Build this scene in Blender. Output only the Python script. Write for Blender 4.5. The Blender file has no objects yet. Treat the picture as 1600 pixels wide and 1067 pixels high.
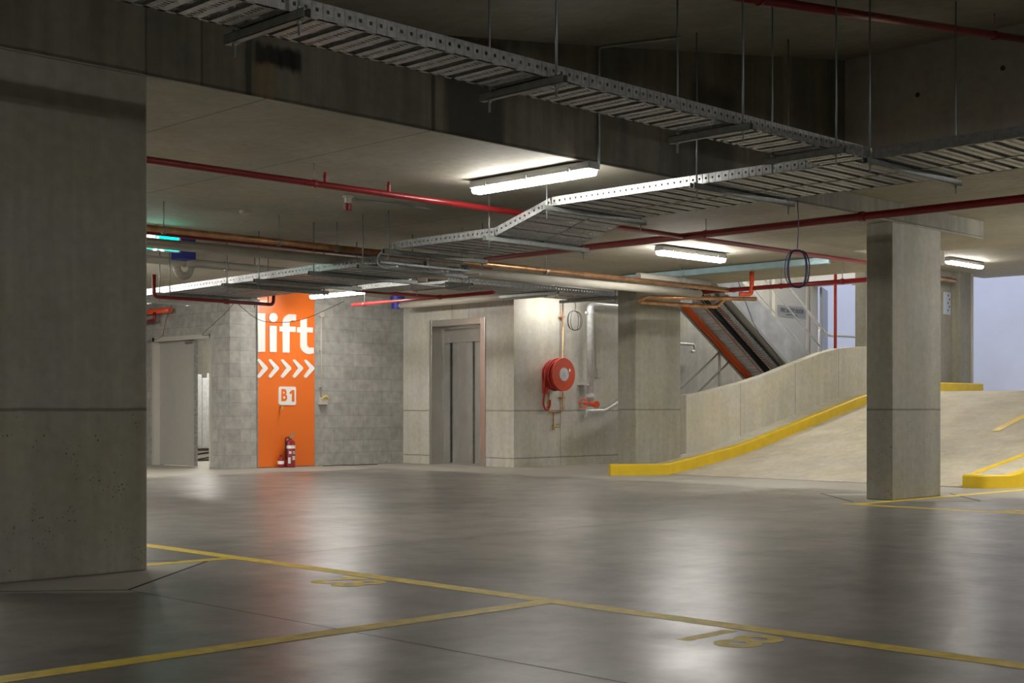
import bpy, bmesh, math, random
from mathutils import Vector, Matrix
PI = math.pi
random.seed(7)
C = bpy.context.scene.collection
SC = bpy.context.scene

# ------------------------------------------------------------------ camera
# building axes: +X runs away to the right, +Y runs away to the left, Z up. Eye height 0.9 m.
HEYE = 0.9
FPX, CXP, HYP = 2110.0, 800.0, 640.0
cam = bpy.data.cameras.new('camera'); cam.sensor_width = 36.0
cam.lens = 36.0 * FPX / 1600.0
cam.shift_x = 0.0; cam.shift_y = (HYP - 533.5) / 1600.0
cam.clip_start = 0.05; cam.clip_end = 200
camo = bpy.data.objects.new('camera', cam); C.objects.link(camo)
camo.location = (0, 0, HEYE); camo.rotation_euler = (PI / 2, 0, -PI / 4)
SC.camera = camo

# ------------------------------------------------------------------ world / exposure
w = bpy.data.worlds.new('sky'); SC.world = w; w.use_nodes = True
bg = w.node_tree.nodes['Background']
bg.inputs[0].default_value = (0.64, 0.71, 0.96, 1); bg.inputs[1].default_value = 0.62
SC.view_settings.view_transform = 'Standard'; SC.view_settings.look = 'None'
SC.view_settings.gamma = 1.0; SC.view_settings.use_curve_mapping = False
SC.view_settings.exposure = 1.5
LAMP = 26.0            # radiance of a lit batten diffuser

S2 = math.sqrt(.5)
def ray(x, y):
    a = (x - CXP) / FPX; return (S2 + S2 * a, S2 - S2 * a, (HYP - y) / FPX)
def onv(x, y, v):
    r = ray(x, y); t = v / r[1]; return Vector((r[0] * t, v, HEYE + r[2] * t))
def onu(x, y, u):
    r = ray(x, y); t = u / r[0]; return Vector((u, r[1] * t, HEYE + r[2] * t))

# ------------------------------------------------------------------ materials
def nt(name):
    m = bpy.data.materials.new(name); m.use_nodes = True
    return m, m.node_tree.nodes, m.node_tree.links, m.node_tree.nodes['Principled BSDF']
def plain(name, col, rough=.5, metal=0., var=0., scale=8., emis=None, spec=None, coat=0., bump=0.):
    m, N, L, P = nt(name)
    P.inputs['Base Color'].default_value = (*col, 1); P.inputs['Roughness'].default_value = rough
    P.inputs['Metallic'].default_value = metal
    if coat: P.inputs['Coat Weight'].default_value = coat
    if emis: P.inputs['Emission Color'].default_value = (*emis[0], 1); P.inputs['Emission Strength'].default_value = emis[1]
    if var or bump:
        g = N.new('ShaderNodeNewGeometry'); n = N.new('ShaderNodeTexNoise'); n.inputs['Scale'].default_value = scale
        n.inputs['Detail'].default_value = 4; L.new(g.outputs['Position'], n.inputs['Vector'])
        if var:
            r = N.new('ShaderNodeMix'); r.data_type = 'RGBA'
            r.inputs['A'].default_value = (*[c * (1 - var) for c in col], 1)
            r.inputs['B'].default_value = (*[min(1, c * (1 + var)) for c in col], 1)
            mr = N.new('ShaderNodeMapRange'); mr.inputs[1].default_value = .3; mr.inputs[2].default_value = .7
            L.new(n.outputs['Fac'], mr.inputs[0]); L.new(mr.outputs[0], r.inputs['Factor'])
            L.new(r.outputs['Result'], P.inputs['Base Color'])
        if bump:
            b = N.new('ShaderNodeBump'); b.inputs['Strength'].default_value = bump; b.inputs['Distance'].default_value = .01
            L.new(n.outputs['Fac'], b.inputs['Height']); L.new(b.outputs[0], P.inputs['Normal'])
    return m

def concrete(name, col, dark=.65, streak=.35, rough=.72, lines=(), pits=0., hz=(), bump=.15, mott=.9, spec=.4, ups=(), vps=(), marks=(), ochre=None):
    """board/steel formed concrete. lines: z heights of pour joints, ups/vps: x / y positions of vertical panel joints"""
    m, N, L, P = nt(name)
    g = N.new('ShaderNodeNewGeometry')
    def noise(scale, mul=(1, 1, 1), det=5, ro=.6):
        mp = N.new('ShaderNodeMapping'); mp.inputs['Scale'].default_value = mul
        L.new(g.outputs['Position'], mp.inputs['Vector'])
        n = N.new('ShaderNodeTexNoise'); n.inputs['Scale'].default_value = scale
        n.inputs['Detail'].default_value = det; n.inputs['Roughness'].default_value = ro
        L.new(mp.outputs[0], n.inputs['Vector']); return n.outputs['Fac']
    def rng(s, a, b, c=0., d=1.):
        r = N.new('ShaderNodeMapRange'); r.inputs[1].default_value = a; r.inputs[2].default_value = b
        r.inputs[3].default_value = c; r.inputs[4].default_value = d; L.new(s, r.inputs[0]); return r.outputs[0]
    def math_(op, a, b=None):
        n = N.new('ShaderNodeMath'); n.operation = op
        for i, s in enumerate((a, b)):
            if s is None: continue
            if isinstance(s, (int, float)): n.inputs[i].default_value = s
            else: L.new(s, n.inputs[i])
        return n.outputs[0]
    big = noise(mott); fine = noise(14., det=6)
    st = noise(1., (7, 7, .35), det=4)
    f = math_('MULTIPLY', rng(big, .3, .72, dark, 1.12), rng(fine, .3, .7, .9, 1.08))
    f = math_('MULTIPLY', f, rng(st, .38, .62, 1 - streak, 1.06))
    sep = N.new('ShaderNodeSeparateXYZ'); L.new(g.outputs['Position'], sep.inputs[0])
    wob = math_('MULTIPLY', math_('SUBTRACT', noise(3.), .5), .02)
    for axis, vals, wd in ((2, lines, .009), (0, ups, .007), (1, vps, .007)):
        for zz in vals:
            d = math_('ABSOLUTE', math_('SUBTRACT', math_('ADD', sep.outputs[axis], wob) if axis == 2 else sep.outputs[axis], zz))
            f = math_('MULTIPLY', f, rng(d, wd * .5, wd * 1.5, .5, 1.))
    nz = math_('MULTIPLY', math_('SUBTRACT', noise(9., (1, 1, .5)), .5), .16)
    nx = math_('MULTIPLY', math_('SUBTRACT', noise(5., (6, 6, .3)), .5), .10)
    def rect(u0, u1, z0, z1, sft):
        X = math_('ADD', sep.outputs[0], nx); Zc = math_('ADD', sep.outputs[2], nz)
        m1 = math_('MULTIPLY', rng(X, u0 - sft, u0 + sft), rng(X, u1 - sft, u1 + sft, 1., 0.))
        return math_('MULTIPLY', m1, math_('MULTIPLY', rng(Zc, z0 - sft, z0 + sft), rng(Zc, z1 - sft, z1 + sft, 1., 0.)))
    for (u0, u1, z0, z1, k_, sf) in marks:
        mk = math_('MULTIPLY', rect(u0, u1, z0, z1, sf), rng(st, .3, .6, .75, 1.))
        f = math_('MULTIPLY', f, math_('SUBTRACT', 1., math_('MULTIPLY', mk, k_)))
    if pits:
        vo = N.new('ShaderNodeTexVoronoi'); vo.inputs['Scale'].default_value = 38.; L.new(g.outputs['Position'], vo.inputs['Vector'])
        pm = math_('MULTIPLY', rng(vo.outputs['Distance'], .16, .24, 1., 0.), rng(noise(5.), .5, .62))
        zf = rng(sep.outputs[2], .75, .95, 1., .12)
        f = math_('MULTIPLY', f, math_('SUBTRACT', 1., math_('MULTIPLY', math_('MULTIPLY', pm, zf), pits)))
    mx = N.new('ShaderNodeMix'); mx.data_type = 'RGBA'; mx.blend_type = 'MULTIPLY'; mx.inputs['Factor'].default_value = 1
    tint = N.new('ShaderNodeMix'); tint.data_type = 'RGBA'
    tint.inputs['A'].default_value = (*col, 1); tint.inputs['B'].default_value = (col[0] * 1.0, col[1] * .985, col[2] * .88, 1)
    L.new(rng(noise(1.7), .4, .65), tint.inputs['Factor']); L.new(tint.outputs['Result'], mx.inputs['A'])
    cb = N.new('ShaderNodeCombineColor')
    for i in range(3): L.new(f, cb.inputs[i])
    L.new(cb.outputs[0], mx.inputs['B'])
    res = mx.outputs['Result']
    if ochre:
        om = N.new('ShaderNodeMix'); om.data_type = 'RGBA'; om.inputs['B'].default_value = (.22, .15, .06, 1)
        L.new(math_('MULTIPLY', rect(*ochre, .015), rng(st, .35, .6, .3, .8)), om.inputs['Factor']); L.new(res, om.inputs['A']); res = om.outputs['Result']
    L.new(res, P.inputs['Base Color'])
    P.inputs['Roughness'].default_value = rough; P.inputs['Specular IOR Level'].default_value = spec
    b = N.new('ShaderNodeBump'); b.inputs['Strength'].default_value = bump; b.inputs['Distance'].default_value = .02
    L.new(f, b.inputs['Height']); L.new(b.outputs[0], P.inputs['Normal'])
    return m

def blockwork(name, col, axis):
    m, N, L, P = nt(name)
    g = N.new('ShaderNodeNewGeometry'); sep = N.new('ShaderNodeSeparateXYZ'); L.new(g.outputs['Position'], sep.inputs[0])
    cb = N.new('ShaderNodeCombineXYZ'); L.new(sep.outputs[axis], cb.inputs[0]); L.new(sep.outputs[2], cb.inputs[1])
    br = N.new('ShaderNodeTexBrick'); br.offset = .5
    br.inputs['Scale'].default_value = 1.; br.inputs['Brick Width'].default_value = .4; br.inputs['Row Height'].default_value = .2
    br.inputs['Mortar Size'].default_value = .006; br.inputs['Mortar Smooth'].default_value = .3
    br.inputs['Color1'].default_value = (*[c * .90 for c in col], 1); br.inputs['Color2'].default_value = (*[c * 1.06 for c in col], 1)
    br.inputs['Mortar'].default_value = (*[c * .80 for c in col], 1); br.inputs['Bias'].default_value = 0.
    L.new(cb.outputs[0], br.inputs['Vector'])
    n = N.new('ShaderNodeTexNoise'); n.inputs['Scale'].default_value = 9.; n.inputs['Detail'].default_value = 8; L.new(g.outputs['Position'], n.inputs['Vector'])
    n2 = N.new('ShaderNodeTexNoise'); n2.inputs['Scale'].default_value = 60.; n2.inputs['Detail'].default_value = 3; L.new(g.outputs['Position'], n2.inputs['Vector'])
    r = N.new('ShaderNodeMapRange'); r.inputs[1].default_value = .3; r.inputs[2].default_value = .7; r.inputs[3].default_value = .82; r.inputs[4].default_value = 1.14
    L.new(n.outputs['Fac'], r.inputs[0])
    c2 = N.new('ShaderNodeCombineColor')
    for i in range(3): L.new(r.outputs[0], c2.inputs[i])
    mx = N.new('ShaderNodeMix'); mx.data_type = 'RGBA'; mx.blend_type = 'MULTIPLY'; mx.inputs['Factor'].default_value = 1
    L.new(br.outputs['Color'], mx.inputs['A']); L.new(c2.outputs[0], mx.inputs['B']); L.new(mx.outputs['Result'], P.inputs['Base Color'])
    P.inputs['Roughness'].default_value = .85
    b = N.new('ShaderNodeBump'); b.inputs['Strength'].default_value = .5; b.inputs['Distance'].default_value = .006; b.invert = True
    L.new(br.outputs['Fac'], b.inputs['Height'])
    b2 = N.new('ShaderNodeBump'); b2.inputs['Strength'].default_value = .3; b2.inputs['Distance'].default_value = .004
    L.new(n2.outputs['Fac'], b2.inputs['Height']); L.new(b.outputs[0], b2.inputs['Normal']); L.new(b2.outputs[0], P.inputs['Normal'])
    return m

def polished_floor():
    m, N, L, P = nt('polished_concrete_floor')
    g = N.new('ShaderNodeNewGeometry')
    def noise(scale, det=6, ro=.6, mul=(1, 1, 1)):
        mp = N.new('ShaderNodeMapping'); mp.inputs['Scale'].default_value = mul; L.new(g.outputs['Position'], mp.inputs['Vector'])
        n = N.new('ShaderNodeTexNoise'); n.inputs['Scale'].default_value = scale; n.inputs['Detail'].default_value = det
        n.inputs['Roughness'].default_value = ro; L.new(mp.outputs[0], n.inputs['Vector']); return n.outputs['Fac']
    cr = N.new('ShaderNodeValToRGB'); e = cr.color_ramp.elements
    e[0].position = .36; e[0].color = (.105, .098, .088, 1); e[1].position = .66; e[1].color = (.275, .26, .235, 1)
    mixn = N.new('ShaderNodeMath'); mixn.operation = 'MULTIPLY_ADD'
    n1 = noise(.9, 6, .6); n2 = noise(5., 5, .65)
    mixn.inputs[1].default_value = .45; L.new(n2, mixn.inputs[0])
    sc = N.new('ShaderNodeMath'); sc.operation = 'MULTIPLY'; sc.inputs[1].default_value = .55; L.new(n1, sc.inputs[0])
    L.new(sc.outputs[0], mixn.inputs[2]); L.new(mixn.outputs[0], cr.inputs[0]); L.new(cr.outputs[0], P.inputs['Base Color'])
    mr = N.new('ShaderNodeMapRange'); mr.inputs[1].default_value = .35; mr.inputs[2].default_value = .68
    mr.inputs[3].default_value = .285; mr.inputs[4].default_value = .38
    L.new(noise(2.2, 5, .6), mr.inputs[0])
    # unpolished aprons along the walls and inside the column isolation joints
    sp = N.new('ShaderNodeSeparateXYZ'); L.new(g.outputs['Position'], sp.inputs[0])
    def mt(op, a, b=None):
        n = N.new('ShaderNodeMath'); n.operation = op
        for i, q in enumerate((a, b)):
            if q is None: continue
            if isinstance(q, (int, float)): n.inputs[i].default_value = q
            else: L.new(q, n.inputs[i])
        return n.outputs[0]
    def ss(x, a, b):
        r = N.new('ShaderNodeMapRange'); r.inputs[1].default_value = a; r.inputs[2].default_value = b; L.new(x, r.inputs[0]); return r.outputs[0]
    wv = mt('MULTIPLY', mt('SUBTRACT', noise(1.2, 3), .5), .9)
    msk = mt('MAXIMUM', ss(mt('ADD', sp.outputs[0], wv), 13.1, 13.5), ss(mt('ADD', sp.outputs[1], wv), 15.9, 16.4))
    for cu in (3.41, 12.63):
        dd = mt('ADD', mt('ABSOLUTE', mt('SUBTRACT', sp.outputs[0], cu)), mt('ABSOLUTE', mt('SUBTRACT', sp.outputs[1], 6.95)))
        msk = mt('MAXIMUM', msk, mt('SUBTRACT', 1., ss(dd, .95, .97)))
    rx = N.new('ShaderNodeMix'); rx.inputs['B'].default_value = .62; L.new(msk, rx.inputs['Factor']); L.new(mr.outputs[0], rx.inputs['A']); L.new(rx.outputs[0], P.inputs['Roughness'])
    cx = N.new('ShaderNodeMix'); cx.data_type = 'RGBA'; cx.inputs['B'].default_value = (.40, .375, .32, 1)
    L.new(mt('MULTIPLY', msk, .75), cx.inputs['Factor']); L.new(cr.outputs[0], cx.inputs['A']); L.new(cx.outputs['Result'], P.inputs['Base Color'])
    P.inputs['IOR'].default_value = 1.5
    return m

CT = (.33, .305, .25)          # warm grey concrete
M = {}
M['floor'] = polished_floor()
M['joint'] = plain('joint_sealant', (.012, .011, .01), .8)
M['column'] = concrete('column_concrete', (.325, .312, .268), .82, .08, pits=.75, lines=(.9,), mott=.7)
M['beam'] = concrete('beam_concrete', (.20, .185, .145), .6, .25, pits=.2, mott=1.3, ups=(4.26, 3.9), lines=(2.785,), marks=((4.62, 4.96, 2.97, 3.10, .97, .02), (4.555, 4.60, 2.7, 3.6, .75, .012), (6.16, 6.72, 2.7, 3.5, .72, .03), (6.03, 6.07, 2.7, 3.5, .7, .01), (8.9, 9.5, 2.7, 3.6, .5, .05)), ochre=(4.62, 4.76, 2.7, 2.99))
M['soffit'] = concrete('soffit_concrete', (.41, .385, .325), .78, .0, mott=.7, ups=(4.7, 6.02, 8.9, 12.2), bump=.05)
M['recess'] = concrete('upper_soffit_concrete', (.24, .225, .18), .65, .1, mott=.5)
M['wall'] = concrete('wall_concrete', (.55, .535, .49), .86, .05, lines=(.885, .14), ups=(15.93, 17.55), vps=(16.25, 15.85), mott=1.1, pits=.25)
M['stairwall'] = concrete('stairwell_concrete', (.52, .51, .48), .8, .06, mott=1., ups=(18.7,))
M['parapet'] = concrete('parapet_concrete', (.53, .505, .43), .86, .05, ups=(17.1, 18.6, 19.9), mott=1.2, pits=.2)
M['ramp'] = concrete('ramp_concrete', (.52, .475, .38), .8, 0., mott=2.2, bump=.5, rough=.65)
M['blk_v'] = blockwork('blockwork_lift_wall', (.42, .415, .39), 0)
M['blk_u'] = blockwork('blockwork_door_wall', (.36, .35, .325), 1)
M['whitewall'] = plain('white_painted_wall', (.78, .78, .80), .7, var=.04, scale=1.)
M['yellow'] = plain('yellow_kerb_paint', (.72, .50, .012), .45, var=.07, scale=6)
M['line'] = plain('yellow_line_paint', (.72, .53, .02), .5, var=.18, scale=14)
M['galv'] = plain('galvanised_steel', (.42, .43, .43), .40, .75, var=.22, scale=30)
M['galvd'] = plain('dull_galvanised_steel', (.36, .36, .34), .5, .5, var=.25, scale=25)
M['silver'] = plain('bright_zinc_steel', (.72, .73, .74), .36, .3, var=.12, scale=18)
M['strut'] = plain('strut_channel_steel', (.34, .36, .34), .45, .5, var=.15, scale=20)
M['rod'] = plain('zinc_rod_steel', (.32, .36, .38), .45, .7)
M['teal'] = plain('blue_zinc_tray', (.30, .42, .44), .4, .6, var=.1)
M['red'] = plain('red_pipe_paint', (.25, .010, .012), .35, var=.12, scale=12, coat=.3)
M['redb'] = plain('bright_red_paint', (.78, .10, .03), .35, coat=.3)
M['redm'] = plain('red_riser_paint', (.42, .05, .03), .4)
M['noticep'] = plain('pale_blue_notice', (.50, .55, .62), .5)
M['hose'] = plain('red_rubber_hose', (.42, .02, .015), .45)
M['copper'] = plain('copper_tube', (.60, .33, .17), .3, .85, var=.3, scale=9)
M['brass'] = plain('brass', (.65, .45, .15), .35, .9)
M['lag'] = plain('grey_pipe_lagging', (.36, .34, .29), .6, var=.1, scale=5)
M['pvc'] = plain('pale_pvc_pipe', (.52, .49, .42), .45)
M['blue'] = plain('blue_fire_collar', (.02, .03, .30), .5)
M['black'] = plain('black_rubber', (.012, .012, .013), .5)
M['bluecable'] = plain('violet_blue_cable', (.045, .03, .12), .45)
M['orangecable'] = plain('orange_cable', (.80, .13, .015), .45)
M['stainless'] = plain('brushed_stainless', (.74, .73, .71), .24, .92, var=.06, scale=3)
M['stainf'] = plain('stainless_frame', (.60, .58, .54), .3, .9, var=.05, scale=3)
M['orange'] = plain('orange_sign_face', (.88, .185, .02), .38, coat=.1)
M['white'] = plain('white_plastic', (.85, .85, .84), .4)
M['housing'] = plain('grey_batten_housing', (.42, .42, .42), .5)
M['lamp'] = plain('lit_diffuser', (.9, .9, .9), .5, emis=((1.0, .93, .80), LAMP))
M['doorp'] = plain('grey_door_paint', (.40, .385, .35), .45, var=.03)
M['frame'] = plain('pale_door_frame_paint', (.50, .48, .43), .5)
M['doorg'] = plain('pale_grey_fire_door', (.47, .47, .46), .45)
M['plate'] = plain('grey_sign_plate', (.27, .28, .29), .4)
M['ink'] = plain('black_lettering', (.02, .02, .022), .5)
M['exitg'] = plain('green_exit_face', (.0, .25, .18), .4, emis=((0., .62, .45), 1.6))
M['exitw'] = plain('white_exit_symbol', (.9, .95, .95), .4, emis=((.85, 1., .97), 2.0))
M['steelp'] = plain('grey_painted_steel', (.40, .40, .38), .4, .3)
M['stairp'] = plain('galvanised_stair_plate', (.50, .53, .57), .5, .3, var=.18, scale=4)
M['label'] = plain('silver_label', (.75, .76, .77), .35, .3)
M['yellowp'] = plain('yellow_plastic', (.8, .65, .05), .4)
M['dark'] = plain('dark_machinery', (.03, .03, .03), .6)

# ------------------------------------------------------------------ mesh helpers
def box(bm, x0, x1, y0, y1, z0, z1):
    vs = [bm.verts.new((x, y, z)) for z in (z0, z1) for y in (y0, y1) for x in (x0, x1)]
    for f in ((0, 2, 3, 1), (4, 5, 7, 6), (0, 1, 5, 4), (2, 6, 7, 3), (0, 4, 6, 2), (1, 3, 7, 5)):
        bm.faces.new([vs[i] for i in f])
    return bm
def prism(bm, poly, d):
    """extrude a planar polygon (list of Vectors) by vector d"""
    d = Vector(d); a = [bm.verts.new(p) for p in poly]; b = [bm.verts.new(Vector(p) + d) for p in poly]
    n = len(a)
    bm.faces.new(a); bm.faces.new(b[::-1])
    for i in range(n): bm.faces.new((a[i], b[i], b[(i + 1) % n], a[(i + 1) % n]))
    return bm
def fillet(pts, r, n=5):
    out = [Vector(pts[0])]
    for i in range(1, len(pts) - 1):
        p = Vector(pts[i]); a = (Vector(pts[i - 1]) - p); b = (Vector(pts[i + 1]) - p)
        rr = min(r, a.length * .45, b.length * .45); a.normalize(); b.normalize()
        p0 = p + a * rr; p2 = p + b * rr
        for k in range(n + 1):
            t = k / n; out.append(p0 * (1 - t) ** 2 + p * 2 * t * (1 - t) + p2 * t * t)
    out.append(Vector(pts[-1])); return out
def tube(bm, pts, r, seg=12, closed=False, cap=True):
    pts = [Vector(p) for p in pts]; n = len(pts); rings = []; prev = None
    for i, p in enumerate(pts):
        if closed: t = pts[(i + 1) % n] - pts[i - 1]
        else: t = pts[min(i + 1, n - 1)] - pts[max(i - 1, 0)]
        t.normalize()
        if prev is None:
            up = Vector((0, 0, 1)) if abs(t.z) < .9 else Vector((1, 0, 0)); x = t.cross(up).normalized()
        else:
            x = prev - t * prev.dot(t)
            x = x.normalized() if x.length > 1e-6 else t.orthogonal().normalized()
        prev = x; y = t.cross(x)
        rr = r[i] if isinstance(r, (list, tuple)) else r
        rings.append([bm.verts.new(p + (x * math.cos(2 * PI * k / seg) + y * math.sin(2 * PI * k / seg)) * rr) for k in range(seg)])
    m = n if closed else n - 1
    for i in range(m):
        A = rings[i]; B = rings[(i + 1) % n]
        for k in range(seg):
            f = bm.faces.new((A[k], A[(k + 1) % seg], B[(k + 1) % seg], B[k])); f.smooth = True
    if cap and not closed: bm.faces.new(rings[0][::-1]); bm.faces.new(rings[-1])
    return bm
def cyl(bm, a, b, r, seg=14): return tube(bm, [a, b], r, seg)
def lathe(bm, origin, axis, prof, seg=32):
    """prof: (distance along axis, radius)"""
    o = Vector(origin); ax = Vector(axis).normalized(); x = ax.orthogonal().normalized(); y = ax.cross(x); rings = []
    for h, r in prof:
        rings.append([bm.verts.new(o + ax * h + (x * math.cos(2 * PI * k / seg) + y * math.sin(2 * PI * k / seg)) * max(r, 1e-4)) for k in range(seg)])
    for A, B in zip(rings, rings[1:]):
        for k in range(seg): bm.faces.new((A[k], A[(k + 1) % seg], B[(k + 1) % seg], B[k]))
    bm.faces.new(rings[0][::-1]); bm.faces.new(rings[-1]); return bm
def NB(): return bmesh.new()

def obj(name, bm, mat, parent=None, bevel=0, keep=False, smooth=False):
    if isinstance(bm, bmesh.types.BMesh):
        bmesh.ops.recalc_face_normals(bm, faces=bm.faces)
        me = bpy.data.meshes.new(name); bm.to_mesh(me); bm.free()
    else: me = bm
    me.materials.clear(); me.materials.append(mat)
    if smooth:
        for p in me.polygons: p.use_smooth = True
        try: me.set_sharp_from_angle(angle=math.radians(35))
        except Exception: pass
    o = bpy.data.objects.new(name, me); C.objects.link(o)
    if parent is None:
        if not keep:
            xs = [v.co for v in me.vertices]
            org = Vector(((min(p.x for p in xs) + max(p.x for p in xs)) / 2, (min(p.y for p in xs) + max(p.y for p in xs)) / 2, min(p.z for p in xs)))
            me.transform(Matrix.Translation(-org)); o.location = org
    else:
        base = Vector((0, 0, 0)); q = parent
        while q is not None: base += q.location; q = q.parent
        me.transform(Matrix.Translation(-base)); o.parent = parent
    if bevel:
        b = o.modifiers.new('bevel', 'BEVEL'); b.width = bevel; b.segments = 2; b.limit_method = 'ANGLE'; b.angle_limit = .6
    return o
def tag(o, label, cat=None, group=None, kind=None):
    if label: o['label'] = label
    if cat: o['category'] = cat
    if group: o['group'] = group
    if kind: o['kind'] = kind
    return o
def thing(name, label, cat, loc, group=None):
    o = bpy.data.objects.new(name, None); C.objects.link(o); o.location = loc; o.empty_display_size = .1
    return tag(o, label, cat, group)
def struct(name, bm, mat, label=None, bevel=0):
    o = obj(name, bm, mat, bevel=bevel); o['kind'] = 'structure'
    if label: o['label'] = label
    return o
def B(*a): return box(NB(), *a)
def text_mesh(txt, size, depth, mw, align='CENTER', bold=0.):
    cu = bpy.data.curves.new('lettering', 'FONT'); cu.body = txt; cu.size = size; cu.extrude = depth; cu.offset = bold
    cu.align_x = align; cu.align_y = 'CENTER'; cu.resolution_u = 4
    o = bpy.data.objects.new('lettering', cu); C.objects.link(o)
    dg = bpy.context.evaluated_depsgraph_get(); me = bpy.data.meshes.new_from_object(o.evaluated_get(dg))
    bpy.data.objects.remove(o); bpy.data.curves.remove(cu)
    me.transform(mw); return me
def frame_m(o, xdir, ydir):
    x = Vector(xdir).normalized(); y = Vector(ydir).normalized(); z = x.cross(y)
    m = Matrix(((x.x, y.x, z.x, o[0]), (x.y, y.y, z.y, o[1]), (x.z, y.z, z.z, o[2]), (0, 0, 0, 1))); return m

# ------------------------------------------------------------------ the setting
ZS = 2.77
f0 = struct('floor', B(-12, 31, -14, 24, -.3, 0), M['floor'], 'polished grey concrete car park floor')
jb = NB()
def jline(a, b, wd=.012, z=.0006):
    a = Vector((*a, z)); b = Vector((*b, z)); d = (b - a).normalized(); n = Vector((-d.y, d.x, 0)) * wd / 2
    q = [jb.verts.new(p) for p in (a - n, b - n, b + n, a + n)]; jb.faces.new(q)
for cu in (3.41, 12.63):
    q = 6.95
    P4 = [(cu - .98, q), (cu, q - .83), (cu + .98, q), (cu, q + .98)]
    for i in range(4): jline(P4[i], P4[(i + 1) % 4], .022)
    jline((cu, q - .83), (cu, -13), .006)
jline((4.4, 6.95), (11.65, 6.95), .006); jline((8.0, -13), (8.0, 17.4), .006); jline((13.6, 6.95), (14.7, 6.95), .006)
jline((14.78, 7.2), (14.78, 11.8), .03)
obj('control_joint', jb, M['joint'], f0)

# ceilings
struct('ceiling', B(-12, 14.1, 6.803, 24, ZS, 3.6), M['soffit'], 'low concrete soffit beyond the beam')
struct('ceiling', B(14.1, 16.35, 8.42, 12.3, ZS, 3.6), M['soffit'])
struct('ceiling', B(14.1, 16.35, 12.3, 24, ZS, 5.2), M['soffit'])
cb_ = NB(); box(cb_, 11.25, 14.1, -14, 6.8, 2.96, 4.6); box(cb_, 14.1, 16.35, -14, 8.42, 2.96, 4.6)
struct('ceiling', cb_, M['soffit'], 'concrete soffit beside the recess')
struct('ceiling', B(16.35, 25.5, -14, 12.3, 3.5, 4.6), M['soffit'])
struct('ceiling', B(16.35, 23.4, 12.3, 24, 5.0, 5.3), M['soffit'])
prof = [(-12, 3.12), (4.28, 3.28), (5.62, 3.37), (6.3, 3.46), (7.7, 3.66), (11.25, 4.2)]
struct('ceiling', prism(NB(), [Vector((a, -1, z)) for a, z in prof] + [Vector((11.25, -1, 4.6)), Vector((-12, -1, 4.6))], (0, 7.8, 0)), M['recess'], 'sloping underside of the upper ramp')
struct('ceiling', B(-12, 11.25, -14, -1, 3.1, 4.6), M['soffit'])
# recess tie holes
th = NB()
for y, z in ((6.05, 3.75), (6.05, 3.2), (5.25, 3.85), (5.25, 3.2)):
    lathe(th, (11.245, y, z), (-1, 0, 0), [(0, .022), (.003, .022)], 12)
tag(obj('formwork_tie_hole', th, M['dark']), None, None, None, 'structure')
# enclosing walls
struct('wall_rear', B(-12.3, -12, -14, 24, 0, 4.6), M['wall']); struct('wall_right', B(-12, 31, -14.3, -14, 0, 5.3), M['wall'])
struct('wall_left', B(-12, 31, 24, 24.3, 0, 5.3), M['wall'])
struct('wall_far', B(30, 30.3, -14, 24, 0, 6.0), M['whitewall'], 'far white wall lit by daylight beyond the ramp')
struct('wall_upper', B(16.35, 23.4, 12.3, 12.42, 3.5, 5.2), M['stairwall'])
# door wall u=11.43 with a double doorway
dw = NB()
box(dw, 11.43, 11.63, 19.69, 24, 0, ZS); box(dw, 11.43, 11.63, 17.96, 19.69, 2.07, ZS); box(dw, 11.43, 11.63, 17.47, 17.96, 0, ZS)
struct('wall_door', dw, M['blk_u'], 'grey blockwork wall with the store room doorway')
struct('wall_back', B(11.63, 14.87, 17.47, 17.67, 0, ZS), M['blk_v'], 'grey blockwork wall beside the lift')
struct('wall_store', B(14.87, 15.07, 17.67, 24, 0, ZS), M['stairwall'], 'pale wall inside the store room')
lw = NB()
box(lw, 14.87, 15.1, 16.79, 17.67, 0, ZS); box(lw, 14.87, 15.1, 15.46, 16.79, 2.37, ZS); box(lw, 14.87, 15.1, 14.83, 15.46, 0, ZS)
box(lw, 15.35, 15.5, 14.9, 17.67, 0, ZS)
struct('wall_lift', lw, M['wall'], 'pale concrete wall around the lift doors')
struct('wall_hose', B(15.1, 18.2, 14.83, 15.03, 0, 5.2), M['wall'], 'pale concrete wall behind the hose reel')
struct('wall_stair', B(18.2, 23.2, 14.83, 15.03, 0, 5.2), M['stairwall'])
ow = NB()
box(ow, 23.2, 23.4, 12.4, 13.0, 0, 5.2); box(ow, 23.2, 23.4, 13.0, 14.84, 3.42, 5.2); box(ow, 23.2, 23.4, 14.84, 15.03, 0, 5.2); box(ow, 23.2, 23.4, 13.0, 14.84, 0, 1.25)
struct('wall_landing', ow, M['whitewall'], 'white wall of the stair landing with an open doorway')
struct('wall_white', B(23.4, 30, 16.2, 16.4, 1.2, 6), M['whitewall'])
# wall beyond the parapet, with a rib
rb = NB(); box(rb, 20.85, 24.4, 12.19, 12.4, 0, 3.5); box(rb, 23.98, 24.4, 12.03, 12.19, 1.1, 3.5)
struct('wall_ramp', rb, M['column'], 'concrete wall at the head of the ramp')
struct('wall_opening', B(24.4, 24.46, 12.0, 12.42, 1.1, 3.5), M['frame'])

# ramp
RP = [(14.8, 0.0), (15.4, .075), (16.5, .23), (17.4, .42), (18.97, .77), (19.97, .985), (20.8, 1.13), (21.5, 1.20), (22.6, 1.235), (30, 1.25)]
def rz(u):
    if u <= RP[0][0]: return 0.
    for (a, za), (b, zb) in zip(RP, RP[1:]):
        if u <= b: return za + (zb - za) * (u - a) / (b - a)
    return RP[-1][1]
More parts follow.
